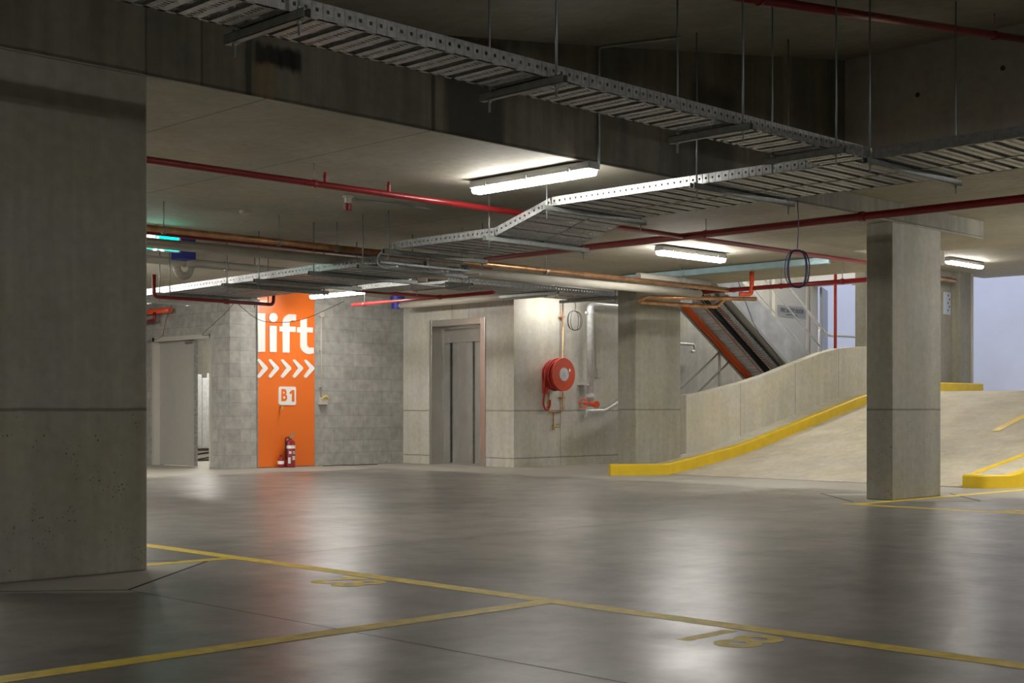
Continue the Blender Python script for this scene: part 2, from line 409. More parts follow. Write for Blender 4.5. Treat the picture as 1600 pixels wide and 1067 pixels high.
# soften the profile
us = [14.8 + .25 * i for i in range(int((30 - 14.8) / .25) + 1)]
def rzs(u): return max(0, (rz(u - .35) + rz(u) * 2 + rz(u + .35)) / 4) if u > 15 else rz(u)
rp = [Vector((u, 7.0, rzs(u) + (.004 if u < 14.9 else 0))) for u in us] + [Vector((30, 7.0, -.1)), Vector((14.8, 7.0, -.1))]
o = struct('floor_ramp', prism(NB(), rp, (0, 5.0, 0)), M['ramp'], 'broad concrete vehicle ramp rising away')
struct('floor_deck', B(22.5, 30, -14, 7.0, 1.0, 1.24), M['ramp']); struct('floor_deck', B(24.4, 30, 12.0, 16.3, 1.0, 1.24), M['ramp'])
struct('floor_landing', B(20.95, 23.2, 12.4, 14.83, 1.05, 1.25), M['stairwall'])
# walkway strip between kerb and parapet
wk = [Vector((u, 11.82, rzs(u) + .14)) for u in us if u <= 24.25] ; wk += [Vector((u, 11.82, -.05)) for u in (24.2, 14.8)]
wb = prism(NB(), wk, (0, .33, 0))
prism(wb, [Vector((14.15, 12.12, .14)), Vector((14.6, 11.80, .14)), Vector((14.82, 11.82, .14)), Vector((14.82, 12.15, .14)), Vector((14.4, 12.3, .14))], (0, 0, -.13))
struct('floor_walkway', wb, M['parapet'])

# columns and beam
def column(u0, v0, lab, du=1.0, dv=.3, z1=ZS):
    b = NB(); box(b, u0, u0 + du, v0, v0 + dv, 0, z1)
    o = obj('concrete_column', b, M['column'], bevel=.012); return tag(o, lab, 'column')
column(2.91, 6.8, 'large concrete column filling the left foreground'); column(12.13, 6.8, 'freestanding concrete column at right in front of the ramp', dv=.29)
column(14.4, 11.98, 'concrete column at the foot of the ramp beside the low wall', dv=.33)
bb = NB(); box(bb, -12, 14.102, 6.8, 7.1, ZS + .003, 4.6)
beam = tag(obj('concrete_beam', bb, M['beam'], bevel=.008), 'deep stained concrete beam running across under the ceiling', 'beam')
# parapet
pt = [(15.75, 1.115), (16.3, 1.175), (16.65, 1.235), (17.2, 1.325), (17.83, 1.455), (18.6, 1.65), (19.4, 1.84), (19.9, 1.925), (20.4, 1.97), (20.95, 1.995)]
pw = [Vector((u, 12.15, z)) for u, z in pt] + [Vector((20.95, 12.15, 1.0)), Vector((19.9, 12.15, .8)), Vector((17.8, 12.15, .3)), Vector((16.3, 12.15, 0)), Vector((15.75, 12.15, 0))]
tag(obj('parapet_wall', prism(NB(), pw, (0, .16, 0)), M['parapet'], bevel=.01), 'low concrete wall with curved top beside the ramp', 'wall')

# kerbs
def kerb(path, h0, h1f, wd, name, label, zfun):
    """path: centre-line (u,v); vertical strip"""
    b = NB(); pts = [Vector((*p, 0)) for p in path]; rows = []
    for i, p in enumerate(pts):
        d = (pts[min(i + 1, len(pts) - 1)] - pts[max(i - 1, 0)]).normalized(); n = Vector((-d.y, d.x, 0)) * wd / 2
        z = zfun(p.x); zt = z + h1f
        c = .018; nn = n.normalized() * c
        rows.append([b.verts.new(q) for q in ((p - n) + Vector((0, 0, max(z - .15, -.02))), (p - n) + Vector((0, 0, zt - c)), (p - n + nn) + Vector((0, 0, zt)),
                                               (p + n - nn) + Vector((0, 0, zt)), (p + n) + Vector((0, 0, zt - c)), (p + n) + Vector((0, 0, max(z - .15, -.02))))])
    for A, Bq in zip(rows, rows[1:]):
        for k in range(6): b.faces.new((A[k], A[(k + 1) % 6], Bq[(k + 1) % 6], Bq[k]))
    b.faces.new(rows[0][::-1]); b.faces.new(rows[-1])
    return tag(obj(name, b, M['yellow'], smooth=True), label, 'kerb')
kp = fillet([(14.02, 12.13, 0), (14.53, 11.76, 0), (15.3, 11.76, 0)], .25, 6)
kp = [(p.x, p.y) for p in kp] + [(15.5 + .25 * i, 11.76) for i in range(36)]
kerb(kp, 0, .155, .12, 'yellow_kerb', 'long yellow painted kerb climbing along the left side of the ramp', rzs)
kp = fillet([(14.72, 7.32, 0), (14.70, 7.12, 0), (15.05, 6.93, 0), (15.6, 6.93, 0)], .3, 6)
kp = [(p.x, p.y) for p in kp] + [(15.8 + .3 * i, 6.93) for i in range(20)]
kerb(kp, 0, .155, .12, 'yellow_kerb', 'yellow kerb nose at the right edge of the ramp', lambda u: rzs(u - .2))
kp = fillet([(14.72, 7.32, 0), (15.1, 7.40, 0), (15.6, 7.42, 0)], .2, 5)
mb = NB(); prism(mb, [Vector((u, 6.97, rzs(u - .2) + .13)) for u in [15.0 + .3 * i for i in range(20)]] + [Vector((20.7, 6.97, -.02)), Vector((15.0, 6.97, -.02))], (0, .45, 0))
struct('floor_median', mb, M['ramp'])
kp = [(p.x, p.y) for p in kp] + [(15.8 + .3 * i, 7.42) for i in range(20)]
kerb(kp, 0, .155, .07, 'yellow_kerb', 'thin yellow edge of the right kerb island facing the ramp', lambda u: rzs(u - .2))

# painted lines: each line a thing
def pline(a, b, wd, label, z=.0008):
    a = Vector((*a, z)); c = Vector((*b, z)); d = (c - a).normalized(); n = Vector((-d.y, d.x, 0)) * wd / 2
    bm = NB(); prism(bm, [a - n, c - n, c + n, a + n], (0, 0, .0004)); return tag(obj('painted_line', bm, M['line']), label, 'floor marking')
pline((4.62, -6), (4.62, 12.3), .115, 'long yellow bay line crossing the whole floor from left to lower right')
pline((-1.5, 4.42), (4.58, 4.36), .115, 'yellow bay divider running in from the lower left corner', .0011)
pline((3.93, 7.03), (4.60, 6.99), .11, 'short yellow bay divider beside the left foreground column', .0011)
pline((11.37, 6.9), (11.37, -6), .115, 'thin yellow bay line running right from the freestanding column')
pline((11.42, 6.76), (14.9, 6.66), .115, 'thin yellow line passing the foot of the freestanding column', .0011)
# yellow centre stripe on the ramp
b = NB(); A0 = [(18.2, 8.60), (24.0, 8.60)]
q = [Vector((18.2 + .25 * i, 8.55, rzs(18.2 + .25 * i) + .006)) for i in range(14)]
rows = [(b.verts.new(p), b.verts.new(p + Vector((0, .12, 0)))) for p in q]
for a_, c_ in zip(rows, rows[1:]): b.faces.new((a_[0], c_[0], c_[1], a_[1]))
tag(obj('painted_stripe', b, M['yellow']), 'short yellow stripe painted high on the ramp surface', 'floor marking')
def number(txt, u, v, up, label, size=.42):
    ux = (0, 1, 0) if up < 0 else (0, -1, 0)
    me = text_mesh(txt, size, .0002, frame_m((u, v, .0009), ux, (up, 0, 0)) @ Matrix.Diagonal((.9, 1, 1, 1)), bold=.012)
    return tag(obj('bay_number', me, M['line']), label, 'floor marking')
number('81', 4.38, 3.16, -1, 'yellow bay number 81 painted on the floor at lower right', .44)
number('82', 4.40, 5.60, -1, 'faint yellow bay number 82 painted on the floor at left', .42)
number('20', 11.60, 5.25, 1, 'faint yellow bay number at the far right edge past the column', .42)

# ------------------------------------------------------------------ lights
def lampmat(k):
    nm = 'lit_diffuser_%d' % round(k * 100)
    return bpy.data.materials.get(nm) or plain(nm, (.9, .9, .9), .5, emis=((1.0, .965, .90), LAMP * k))
def batten(u, v, z, axis, length, label, name='batten_light', wd=.13, k=1.0, group=None):
    t = thing(name, label, 'light', (u, v, z), group)
    d = Vector((1, 0, 0)) if axis == 'u' else Vector((0, 1, 0)); n = Vector((0, 1, 0)) if axis == 'u' else Vector((1, 0, 0))
    c = Vector((u, v, z)); h = length / 2
    hb = NB(); prism(hb, [c - d * h + n * a * wd + Vector((0, 0, zz)) for a, zz in ((-.42, .105), (-.5, .06), (-.5, .045), (.5, .045), (.5, .06), (.42, .105))], d * length)
    obj('housing', hb, M['housing'], t, bevel=.006)
    db = NB(); prism(db, [c - d * (h - .02) + n * a * wd + Vector((0, 0, zz)) for a, zz in ((-.46, .045), (-.42, .012), (-.3, .0), (.3, .0), (.42, .012), (.46, .045))], d * (length - .04))
    obj('diffuser', db, lampmat(k), t, bevel=.008)
    for s in (-.35, 0, .35):
        for e in (-1, 1):
            p = c + d * s * length + n * e * wd * .52
            obj('clip', B(p.x - .01, p.x + .01, p.y - .01, p.y + .01, z + .035, z + .075), M['galvd'], t)
    return t
batten(7.58, 7.36, 2.655, 'v', 1.30, 'long lit batten light under the low soffit beside the beam')
batten(12.6, 9.64, 2.655, 'u', 1.22, 'lit batten light under the soffit in front of the ramp foot column', k=1.6)
t = batten(12.48, 16.2, 2.60, 'v', 1.30, 'slim lit batten light above the blockwork beside the orange panel', wd=.09, k=1.4)
for q in (15.8, 16.6): obj('stem', cyl(NB(), (12.48, q, 2.70), (12.48, q, ZS), .008, 8), M['rod'], t)
batten(15.6, 14.42, 2.66, 'u', 1.1, 'lit batten light hidden behind the tray above the hose reel wall', k=.42)
batten(22.1, 11.0, 3.385, 'u', 1.22, 'short lit batten light seen just right of the freestanding column')
batten(13.0, 20.5, 2.66, 'v', 1.2, 'batten light inside the store room', k=3); batten(20.4, 13.9, 4.88, 'u', 1.2, 'batten light over the stair', k=2.8)
for u, v, z, k, lab in ((1.5, -3.2, 2.985, 2.0, 'unseen fill batten light on the ceiling behind the camera'), (8.2, -3.2, 2.985, 2.0, 'unseen fill batten light on the ceiling well to the right of the camera'),
        (3.0, -6.5, 2.985, 2.5, 'added fill batten light far behind the camera'), (14.6, 1.5, 2.845, 3, 'added fill batten light over the bays beyond the right edge'),
        (-5.0, 4.5, 3.04, 3, 'added fill batten light on the recess ceiling to the left of the camera'), (3.4, 11.5, 2.655, 4, 'added fill batten light hidden beyond the left foreground column'),
        (6.5, 16.5, 2.655, 3, 'added fill batten light deep on the left beyond the column'), (15.4, 5.6, 2.845, 2.6, 'added fill batten light over the right kerb beyond the frame edge'),
        (17.1, 10.9, 3.385, .8, 'added fill batten light above the ramp behind the soffit edge'), (19.5, 7.2, 3.385, .6, 'added fill batten light above the right side of the ramp')):
    batten(u, v, z, 'u', 1.3, lab, k=k)  # battens out of view, added as fill to raise the light levels
batten(8.5, 16.3, 2.655, 'v', 1.2, 'added fill batten light before the store room doorway beyond the left column', k=2.0)  # unseen batten, added to brighten the blockwork and lift walls

# ------------------------------------------------------------------ cable trays
def rail_cells(bm, p0, d, L, h, n, cell=.06, hole=.0085, up=Vector((0, 0, 1))):
    N_ = max(1, int(round(L / cell))); cell = L / N_
    for i in range(N_):
        a = p0 + d * (i * cell); c = a + d * cell / 2 + up * h * .55
        o4 = [a, a + d * cell, a + d * cell + up * h, a + up * h]
        h4 = [c - d * hole - up * hole, c + d * hole - up * hole, c + d * hole + up * hole, c - d * hole + up * hole]
        ov = [bm.verts.new(q) for q in o4]; hv = [bm.verts.new(q) for q in h4]
        for k in range(4): bm.faces.new((ov[k], ov[(k + 1) % 4], hv[(k + 1) % 4], hv[k]))
        e = a - n * .004
        prism(bm, [e + d * .002, e + d * .010, e + d * .010 + up * h, e + d * .002 + up * h], n * .004)
    # lips
    prism(bm, [p0, p0 + d * L, p0 + d * L + n * .018, p0 + n * .018], up * .003)
    prism(bm, [p0 + up * h, p0 + d * L + up * h, p0 + d * L + n * .012 + up * h, p0 + n * .012 + up * h], up * .003)
def bed(bm, p0, d, L, n, W, pitch=.155, sw=.115, up=Vector((0, 0, 1))):
    """ladder-like tray bed: folded slats with a centre row of slots and open gaps between them"""
    s = 0.
    while s + sw < L:
        a = p0 + d * s; e = sw * .36
        for q0, q1 in ((0, e), (sw - e, sw)):
            prism(bm, [a + d * q0, a + d * q1, a + d * q1 + n * W, a + d * q0 + n * W], up * .002)
        for q in (0, sw): prism(bm, [a + d * q, a + n * W + d * q, a + n * W + d * q + up * .018, a + d * q + up * .018], d * .002)
        nb = max(2, int(W / .026))
        for j in range(nb):
            c0 = j * W / nb; c1 = c0 + W / nb * .5
            prism(bm, [a + d * e + n * c0, a + d * (sw - e) + n * c0, a + d * (sw - e) + n * c1, a + d * e + n * c1], up * .002)
        s += pitch
def tray(label, axis, a0, a1, b0, b1, z0, z1=None, spine=None, rails=((None, None), (None, None)), h=.07, mat='galv', name='cable_tray', t=None, pitch=.16, sw=.108):
    """axis 'u' or 'v'; along a0..a1, across b0..b1 (b0 nearer the camera); slope z0->z1"""
    z1 = z0 if z1 is None else z1
    P = (lambda a, b, z: Vector((a, b, z))) if axis == 'u' else (lambda a, b, z: Vector((b, a, z)))
    d = (P(a1, 0, z1) - P(a0, 0, z0)); L = d.length; d.normalize()
    n = (P(0, 1, 0) - P(0, 0, 0)); W = b1 - b0
    up = d.cross(n); up = up if up.z > 0 else -up
    if t is None: t = thing(name, label, 'cable tray', tuple(P((a0 + a1) / 2, (b0 + b1) / 2, min(z0, z1))))
    bm = NB(); bed(bm, P(a0, b0, z0), d, L, n, W, pitch, sw, up=up); obj('tray_bed', bm, M[mat], t)
    for (r0, r1), bb_, nn in ((rails[0], b0, n), (rails[1], b1, -n)):
        if r0 == 'no': continue
        q0 = a0 if r0 is None else r0; q1 = a1 if r1 is None else r1
        f = (q0 - a0) / (a1 - a0); LL = L * (q1 - q0) / (a1 - a0)
        bm = NB(); rail_cells(bm, P(a0, bb_, z0) + d * L * f, d, LL, h, nn, up=up)
        o = obj('side_rail', bm, M[mat], t)
        s = o.modifiers.new('thickness', 'SOLIDIFY'); s.thickness = .002
    if spine is not None:
        bm = NB(); c = P(a0, spine, z0) - up * .004
        prism(bm, [c - n * .012, c + n * .012, c + n * .012 + up * .07, c - n * .012 + up * .07], d * L)
        obj('spine', bm, M['galvd'], t)
    return t
N_ = ('no', None)
t1 = tray('long perforated cable tray across the top from upper left to the junction', 'u', 1.0, 8.2, 4.75, 5.13, 2.60, rails=((None, None), (None, 8.17)))
t2 = tray('wide cable tray running from the right edge towards the middle batten light', 'v', 1.2, 7.73, 8.2, 9.27, 2.60, spine=8.80, rails=((5.15, 7.73), (None, None)))
bm = NB(); rail_cells(bm, Vector((8.2, 1.2, 2.6)), Vector((0, 1, 0)), 3.53, .07, Vector((1, 0, 0))); s = obj('side_rail', bm, M['galv'], t2).modifiers.new('thickness', 'SOLIDIFY'); s.thickness = .002
tray(None, 'v', 7.73, 8.40, 8.2, 9.27, 2.60, 2.41, spine=8.80, t=t2, pitch=.17, sw=.155)
t3 = tray('lower level of cable tray ending in a curled drop-out', 'v', 8.42, 9.80, 8.2, 9.27, 2.41, spine=8.80)
# curled drop-out: slats following a C curve
def cpt(u, t, R=.082):
    """point on the C shaped drop-out, t in 0..1 from top to bottom"""
    a = PI / 2 - t * PI; return Vector((u, 9.86 + R * math.cos(a) * 1.9, 2.41 - R + R * math.sin(a)))
def curl(u0, u1):
    bm = NB()
    for k in range(6):
        q = [cpt(0, (k + .15) / 6), cpt(0, (k + .75) / 6)]
        prism(bm, [Vector((u0, q[0].y, q[0].z)), Vector((u1, q[0].y, q[0].z)), Vector((u1, q[1].y, q[1].z)), Vector((u0, q[1].y, q[1].z))], (0, .002, .001))
    return bm
def curl_rail(u):
    return tube(NB(), [Vector((u, 9.80, 2.415))] + [cpt(u, k / 14) for k in range(15)] + [Vector((u, 9.72, 2.244))], .010, 6)
obj('drop_out_slats', curl(8.2, 8.78), M['silver'], t3); obj('drop_out_slats', curl(8.82, 9.27), M['silver'], t3)
for u in (8.2, 8.77, 8.84, 9.27): obj('drop_out_edge', curl_rail(u), M['silver'], t3)
tray('long low cable tray running left above the orange panel', 'v', 9.97, 15.3, 8.2, 9.36, 2.295, 2.235, spine=8.80, mat='galv')
t5 = tray('cable tray passing over the hose reel wall and behind the column', 'u', 11.9, 17.1, 13.08, 13.95, 2.575, spine=13.5)
tray('short cable tray branching left of the lift ceiling pipes', 'v', 13.1, 14.35, 11.30, 11.86, 2.50)

def hanger(label, axis, pos, c0, c1, z, zc0, zc1, over=.06, zb=None):
    """trapeze hanger below a tray. axis = tray direction; pos along tray; rods at c0 (near) and c1 (far)"""
    P = (lambda a, b, z: Vector((a, b, z))) if axis == 'u' else (lambda a, b, z: Vector((b, a, z)))
    t = thing('tray_hanger', label, 'hanger', tuple(P(pos, (c0 + c1) / 2, z - .04)), 'trapeze hangers under the cable trays')
    bm = NB(); n = P(0, 1, 0); d = P(1, 0, 0); a = P(pos, c0 - over, z - .004)
    L = (c1 - c0 + 2 * over)
    # open-topped C channel, 41 mm
    for q in ((-.02, .02, -.043, -.040), (-.02, -.017, -.043, 0), (.017, .02, -.043, 0), (-.02, -.010, -.003, 0), (.010, .02, -.003, 0)):
        prism(bm, [a + d * q[0] + Vector((0, 0, q[2])), a + d * q[1] + Vector((0, 0, q[2])), a + d * q[1] + Vector((0, 0, q[3])), a + d * q[0] + Vector((0, 0, q[3]))], n * L)
    obj('strut_channel', bm, M['strut'], t)
    for c, zc in ((c0, zc0), (c1, zc1)):
        r = obj('threaded_rod', cyl(NB(), P(pos, c, z - .11), P(pos, c, zc), .006, 8), M['rod'], t)
        for zz in (z - .06, z + .003):
            nb = NB(); lathe(nb, P(pos, c, zz), (0, 0, 1), [(0, .011), (.010, .011)], 6); obj('nut', nb, M['galvd'], t)
        obj('washer', B(P(pos, c, 0).x - .02, P(pos, c, 0).x + .02, P(pos, c, 0).y - .02, P(pos, c, 0).y + .02, z - .050, z - .046), M['galvd'], t)
    return t
def zr(u):
    for (a, za), (b_, zb) in zip(prof, prof[1:]):
        if u <= b_: return za + (zb - za) * (u - a) / (b_ - a)
    return 4.2
for u, w_ in ((3.42, 'at the far upper left'), (5.02, 'left of the vertical conduit'), (6.64, 'second before the tray junction'), (7.67, 'nearest the tray junction')):
    hanger('trapeze hanger under the long top tray, ' + w_, 'u', u, 4.70, 5.19, 2.60, zr(u), zr(u))
for v, w_ in ((4.73, 'at the tray junction'), (6.18, 'left of the junction, below the recess'), (7.73, 'at the top of the tray slope'), (8.42, 'at the foot of the tray slope'), (9.78, 'at the curled drop-out')):
    z = 2.60 if v < 8 else 2.41
    hanger('trapeze hanger under the wide tray, ' + w_, 'v', v, 8.14, 9.36, z, zr(8.2) if v < 6.8 else ZS, zr(9.36) if v < 6.8 else ZS)
for v, w_ in ((10.15, 'nearest the curled drop-out'), (10.93, 'second from the drop-out'), (11.88, 'in the middle'), (12.48, 'above the orange panel'), (13.87, 'left end over the doorway')):
    hanger('trapeze hanger under the long low tray, ' + w_, 'v', v, 8.13, 9.43, 2.295 - .06 * (v - 9.97) / 5.33, ZS, ZS)
for u, w_ in ((12.2, 'left end'), (13.86, 'above the pale wall corner'), (15.15, 'beside the column')):
    hanger('trapeze hanger under the tray over the hose reel wall, ' + w_, 'u', u, 13.0, 14.05, 2.575, ZS, ZS)

# ------------------------------------------------------------------ pipes
def pipe(name, label, cat, pts, r, mat, bend=.08, seg=14, rods=(), clampmat='rod', couplings=()):
    pts = [Vector(p) for p in pts]
    c = sum(pts, Vector()) / len(pts); zmin = min(p.z for p in pts) - r
    t = thing(name, label, cat, (c.x, c.y, zmin))
    obj('pipe_run', tube(NB(), fillet(pts, bend, 6) if len(pts) > 2 else pts, r, seg), M[mat], t)
    for (p, zt) in rods:
        p = Vector(p); b = NB(); cyl(b, p + Vector((0, 0, r)), Vector((p.x, p.y, zt)), .005, 8); obj('hanger_rod', b, M[clampmat], t)
        d = (pts[1] - pts[0]).normalized()
        b = NB(); lathe(b, p - d * .014, d, [(0, r + .007), (.028, r + .007)], 18); obj('pipe_clamp', b, M['red' if mat.startswith('red') else 'galvd'], t)
    for p, d in couplings:
        b = NB(); lathe(b, Vector(p) - Vector(d) * .03, d, [(0, r + .004), (.005, r + .01), (.055, r + .01), (.06, r + .004)], 18); obj('coupling', b, M[mat], t)
    return t
p1 = pipe('sprinkler_pipe', 'long red pipe below the soffit from the left column towards the freestanding column', 'pipe',
     [(1.5, 8.38, 2.62), (14.6, 8.24, 2.62)], .025, 'red', rods=(((6.20, 8.33, 2.62), ZS),), couplings=(((10.72, 8.28, 2.62), (1, 0, 0)),))
for x in (6.30, 6.93):
    b = NB(); lathe(b, (x, 8.325, 2.64), (0, 0, 1), [(0, .019), (.055, .019), (.06, .011), (.08, .009)], 12); obj('sprinkler_outlet', b, M['red'], p1)
pipe('sprinkler_pipe', 'thick red pipe running from the right edge across to the tray slope', 'pipe', [(10.76, 1.5, 2.62), (10.68, 11.1, 2.62)], .036, 'red',
     rods=(((10.71, 8.02, 2.62), ZS), ((10.72, 4.5, 2.62), 4.1)), couplings=(((10.71, 6.3, 2.62), (0, 1, 0)),))
pipe('sprinkler_pipe', 'sloping red pipe high in the dark recess at upper right', 'pipe', [(6.2, 4.9, 3.36), (11.2, 4.9, 4.0)], .030, 'red',
     rods=(((7.1, 4.9, 3.475), zr(7.1)), ((10.35, 4.9, 3.89), zr(10.35))))
b = pipe('sprinkler_pipe', 'red pipe with upturned ends in front of the top of the orange panel', 'pipe', [(7.9, 13.6, 2.42), (7.9, 13.6, 2.17), (9.52, 13.6, 2.17), (9.52, 13.6, 2.31)], .021, 'red', bend=.06,
     rods=(((8.1, 13.6, 2.17), ZS), ((9.44, 13.6, 2.17), ZS)), couplings=(((8.85, 13.6, 2.17), (1, 0, 0)),))
pipe('sprinkler_pipe', 'thin red pipe branching left over the lift lobby ceiling', 'pipe', [(11.3, 14.3, 2.5), (12.85, 14.3, 2.5)], .024, 'red')
pipe('sprinkler_pipe', 'red pipe crossing above the lift door beneath the trays', 'pipe', [(12.85, 16.3, 2.5), (12.85, 13.2, 2.5)], .024, 'red', rods=(((12.85, 16.0, 2.5), ZS),), couplings=(((12.85, 14.3, 2.5), (0, 1, 0)),))
pipe('sprinkler_pipe', 'red pipe passing in front of the stair towards the freestanding column', 'pipe', [(14.82, 11.4, 2.5), (14.85, 8.3, 2.5)], .030, 'red', rods=(((14.83, 9.9, 2.5), ZS), ((14.83, 9.0, 2.5), ZS)))
pipe('sprinkler_drop', 'bright red drop elbow beside the copper pipes at the stair', 'pipe', [(14.82, 10.35, 2.72), (14.82, 10.35, 2.42), (14.68, 10.45, 2.42)], .030, 'redb', bend=.06)
pipe('red_riser_pipe', 'vertical red pipe standing behind the low wall by the open door', 'pipe', [(20.5, 12.58, 0), (20.5, 12.58, 5.0)], .028, 'redm')
pipe('red_wall_pipe', 'short fat red pipe at the left over the doorway', 'pipe', [(11.3, 20.6, 2.48), (11.3, 18.95, 2.48)], .042, 'redb')
pipe('red_wall_pipe', 'thin red bent pipe hanging at the far left over the doorway', 'pipe', [(11.25, 19.35, 2.46), (11.25, 19.35, 2.33), (11.25, 20.6, 2.33)], .025, 'red', bend=.05)
# copper and lagged pipes
pipe('copper_pipe', 'long copper pipe from the left column to the stair', 'pipe', [(3.5, 10.80, 2.52), (14.95, 10.72, 2.50)], .031, 'copper',
     rods=(((7.60, 10.77, 2.51), ZS), ((8.3, 10.77, 2.51), ZS), ((6.36, 10.78, 2.51), ZS), ((11.3, 10.75, 2.50), ZS), ((13.8, 10.74, 2.5), ZS)))
pipe('hot_water_pipe', 'dark red pipe just beneath the long copper pipe at left', 'pipe', [(3.5, 11.0, 2.508), (10.6, 10.93, 2.495)], .019, 'red')
lag = pipe('lagged_pipe', 'fat grey lagged pipe beneath the long copper pipe', 'pipe', [(4.2, 10.92, 2.395), (14.1, 10.66, 2.40)], .048, 'lag', seg=20)
pipe('lagged_pipe', 'short grey lagged pipe end above the copper elbows', 'pipe', [(13.2, 10.95, 2.58), (14.6, 10.9, 2.58)], .055, 'lag', rods=(((14.1, 10.92, 2.58), ZS),))
pipe('copper_pipe', 'copper loop pipe with dark elbow above the cable ladder', 'pipe', [(15.5, 10.75, 2.42), (14.15, 11.60, 2.42), (14.15, 11.72, 2.36), (15.6, 11.5, 2.36), (15.6, 11.3, 2.5)], .028, 'copper', bend=.06)
b = pipe('pvc_pipe', 'pale plastic pipe with trap hanging at the far left', 'pipe', [(5.5, 13.7, 2.6), (8.5, 13.7, 2.6), (9.9, 13.7, 2.6)], .048, 'pvc', rods=(((8.9, 13.7, 2.6), ZS),))
b2 = NB(); tube(b2, [Vector((8.28 + .09 * math.cos(a), 13.6 - .0, 2.53 - .10 * math.sin(a))) for a in [PI * k / 10 for k in range(11)]], .045, 12); cyl(b2, (8.37, 13.6, 2.53), (8.37, 13.62, 2.62), .045); obj('trap', b2, M['pvc'], b)
pipe('pvc_pipe', 'pale pipe under the soffit above the lift door', 'pipe', [(14.3, 13.6, 2.6), (14.3, 16.95, 2.6)], .055, 'pvc')
b = NB(); lathe(b, (14.3, 16.95, 2.55), (0, 0, 1), [(0, .10), (.13, .10), (.135, .12), (.2, .12)], 24); tag(obj('fire_collar', b, M['blue'], smooth=True), 'blue fire collar under the soffit above the lift wall corner', 'pipe collar')
b = NB(); box(b, 7.78, 7.96, 12.82, 13.04, 2.53, 2.768); tag(obj('fire_collar', b, M['blue'], bevel=.01), 'blue collar under the soffit at the far left', 'pipe collar')
# conduits
pipe('conduit', 'thin grey conduit running down the beam face to the batten light', 'conduit', [(8.1, 6.3, zr(8.1) - .012), (7.72, 6.785, zr(7.72) - .012), (7.72, 6.785, 2.73), (7.62, 6.9, 2.74)], .010, 'strut', bend=.03, seg=8)
# teal zinc tray under the soffit step
b = NB(); box(b, 14.36, 14.40, 8.9, 12.3, 2.68, 2.765); box(b, 14.30, 14.40, 8.9, 12.3, 2.676, 2.68)
tag(obj('zinc_trunking', b, M['teal'], bevel=.002), 'pale blue zinc trunking along the soffit in front of the ramp', 'trunking')
# red alarm beacon, detector
t = thing('alarm_beacon', 'dark red alarm beacon under the soffit below the long red pipe', 'alarm', (7.34, 9.37, 2.65))
b = NB(); lathe(b, (7.34, 9.37, 2.64), (0, 0, 1), [(0, .030), (.004, .034), (.06, .036), (.065, .03)], 20); obj('beacon_lens', b, M['red'], t, smooth=True)
b = NB(); lathe(b, (7.34, 9.37, 2.705), (0, 0, 1), [(0, .032), (.05, .032), (.052, .05), (.064, .05)], 20); obj('beacon_base', b, M['pvc'], t, smooth=True)
b = NB(); cyl(b, (7.39, 9.36, 2.745), (8.0, 9.30, 2.745), .012, 8); cyl(b, (8.0, 9.3, 2.745), (8.15, 9.2, 2.72), .006, 6); obj('conduit_stub', b, M['strut'], t)
b = NB(); lathe(b, (7.2, 10.75, 2.735), (0, 0, 1), [(0, .035), (.01, .05), (.035, .055)], 24); tag(obj('smoke_detector', b, M['pvc'], smooth=True), 'small round detector on the soffit above the copper pipe', 'detector')

# exit sign
t = thing('exit_sign', 'green lit running man exit sign partly hidden behind the left column', 'sign', (7.1, 12.15, 2.505))
obj('sign_body', B(6.83, 7.36, 12.155, 12.21, 2.505, 2.675), M['white'], t, bevel=.004)
obj('sign_face', B(6.85, 7.34, 12.150, 12.155, 2.515, 2.668), M['exitg'], t)
b = NB(); box(b, 6.97, 7.07, 12.146, 12.150, 2.53, 2.655); lathe(b, (7.10, 12.149, 2.635), (0, -1, 0), [(0, .012), (.003, .012)], 12)
prism(b, [Vector((7.08, 12.149, 2.60)), Vector((7.12, 12.149, 2.60)), Vector((7.13, 12.149, 2.55)), Vector((7.17, 12.149, 2.50)), Vector((7.14, 12.149, 2.50)), Vector((7.10, 12.149, 2.54)), Vector((7.08, 12.149, 2.50)), Vector((7.05, 12.149, 2.50))], (0, -.003, 0))
obj('running_man', b, M['exitw'], t)
b = NB(); cyl(b, (7.1, 12.18, 2.675), (7.1, 12.18, ZS), .006, 8); obj('stem', b, M['rod'], t)

# hanging cable coils
def coil(label, name, top, z0, z1, rad, mat, n=5, thick=.005, normal=(1, -1)):
    t = thing(name, label, 'cable', (top[0], top[1], z0))
    d = Vector((normal[0], normal[1], 0)).normalized(); b = NB()
    for k in range(n):
        c = Vector((top[0], top[1], (z0 + z1) / 2)) + d * random.uniform(-.012, .012); rr = rad * random.uniform(.72, 1.05); ph = random.uniform(0, .5)
        nn = Vector((-d.y, d.x, 0)) * random.uniform(-.25, .25)
        tube(b, [c + (d + nn) * (math.cos(a) * rr) + Vector((0, 0, math.sin(a) * (z1 - z0) / 2 * (1 - .06 * random.random()) + .01 * math.sin(3 * a + ph))) for a in [2 * PI * j / 28 for j in range(28)]], thick, 6, closed=True)
    obj('coil_loops', b, M[mat], t)
    b = NB(); tube(b, fillet([Vector(top), Vector((top[0] + .02, top[1], (top[2] + z1) / 2)), Vector((top[0], top[1], z1))], .1), thick, 6); obj('drop_cable', b, M[mat], t)
coil('coil of blue violet cable hanging from the wide tray', 'cable_coil', (9.40, 6.12, 2.60), 1.88, 2.21, .095, 'bluecable', 6, .004)
coil('thin black cable coil hanging on the copper riser', 'cable_coil', (16.05, 14.62, 2.62), 2.16, 2.50, .15, 'black', 3, .005, (1, 0))
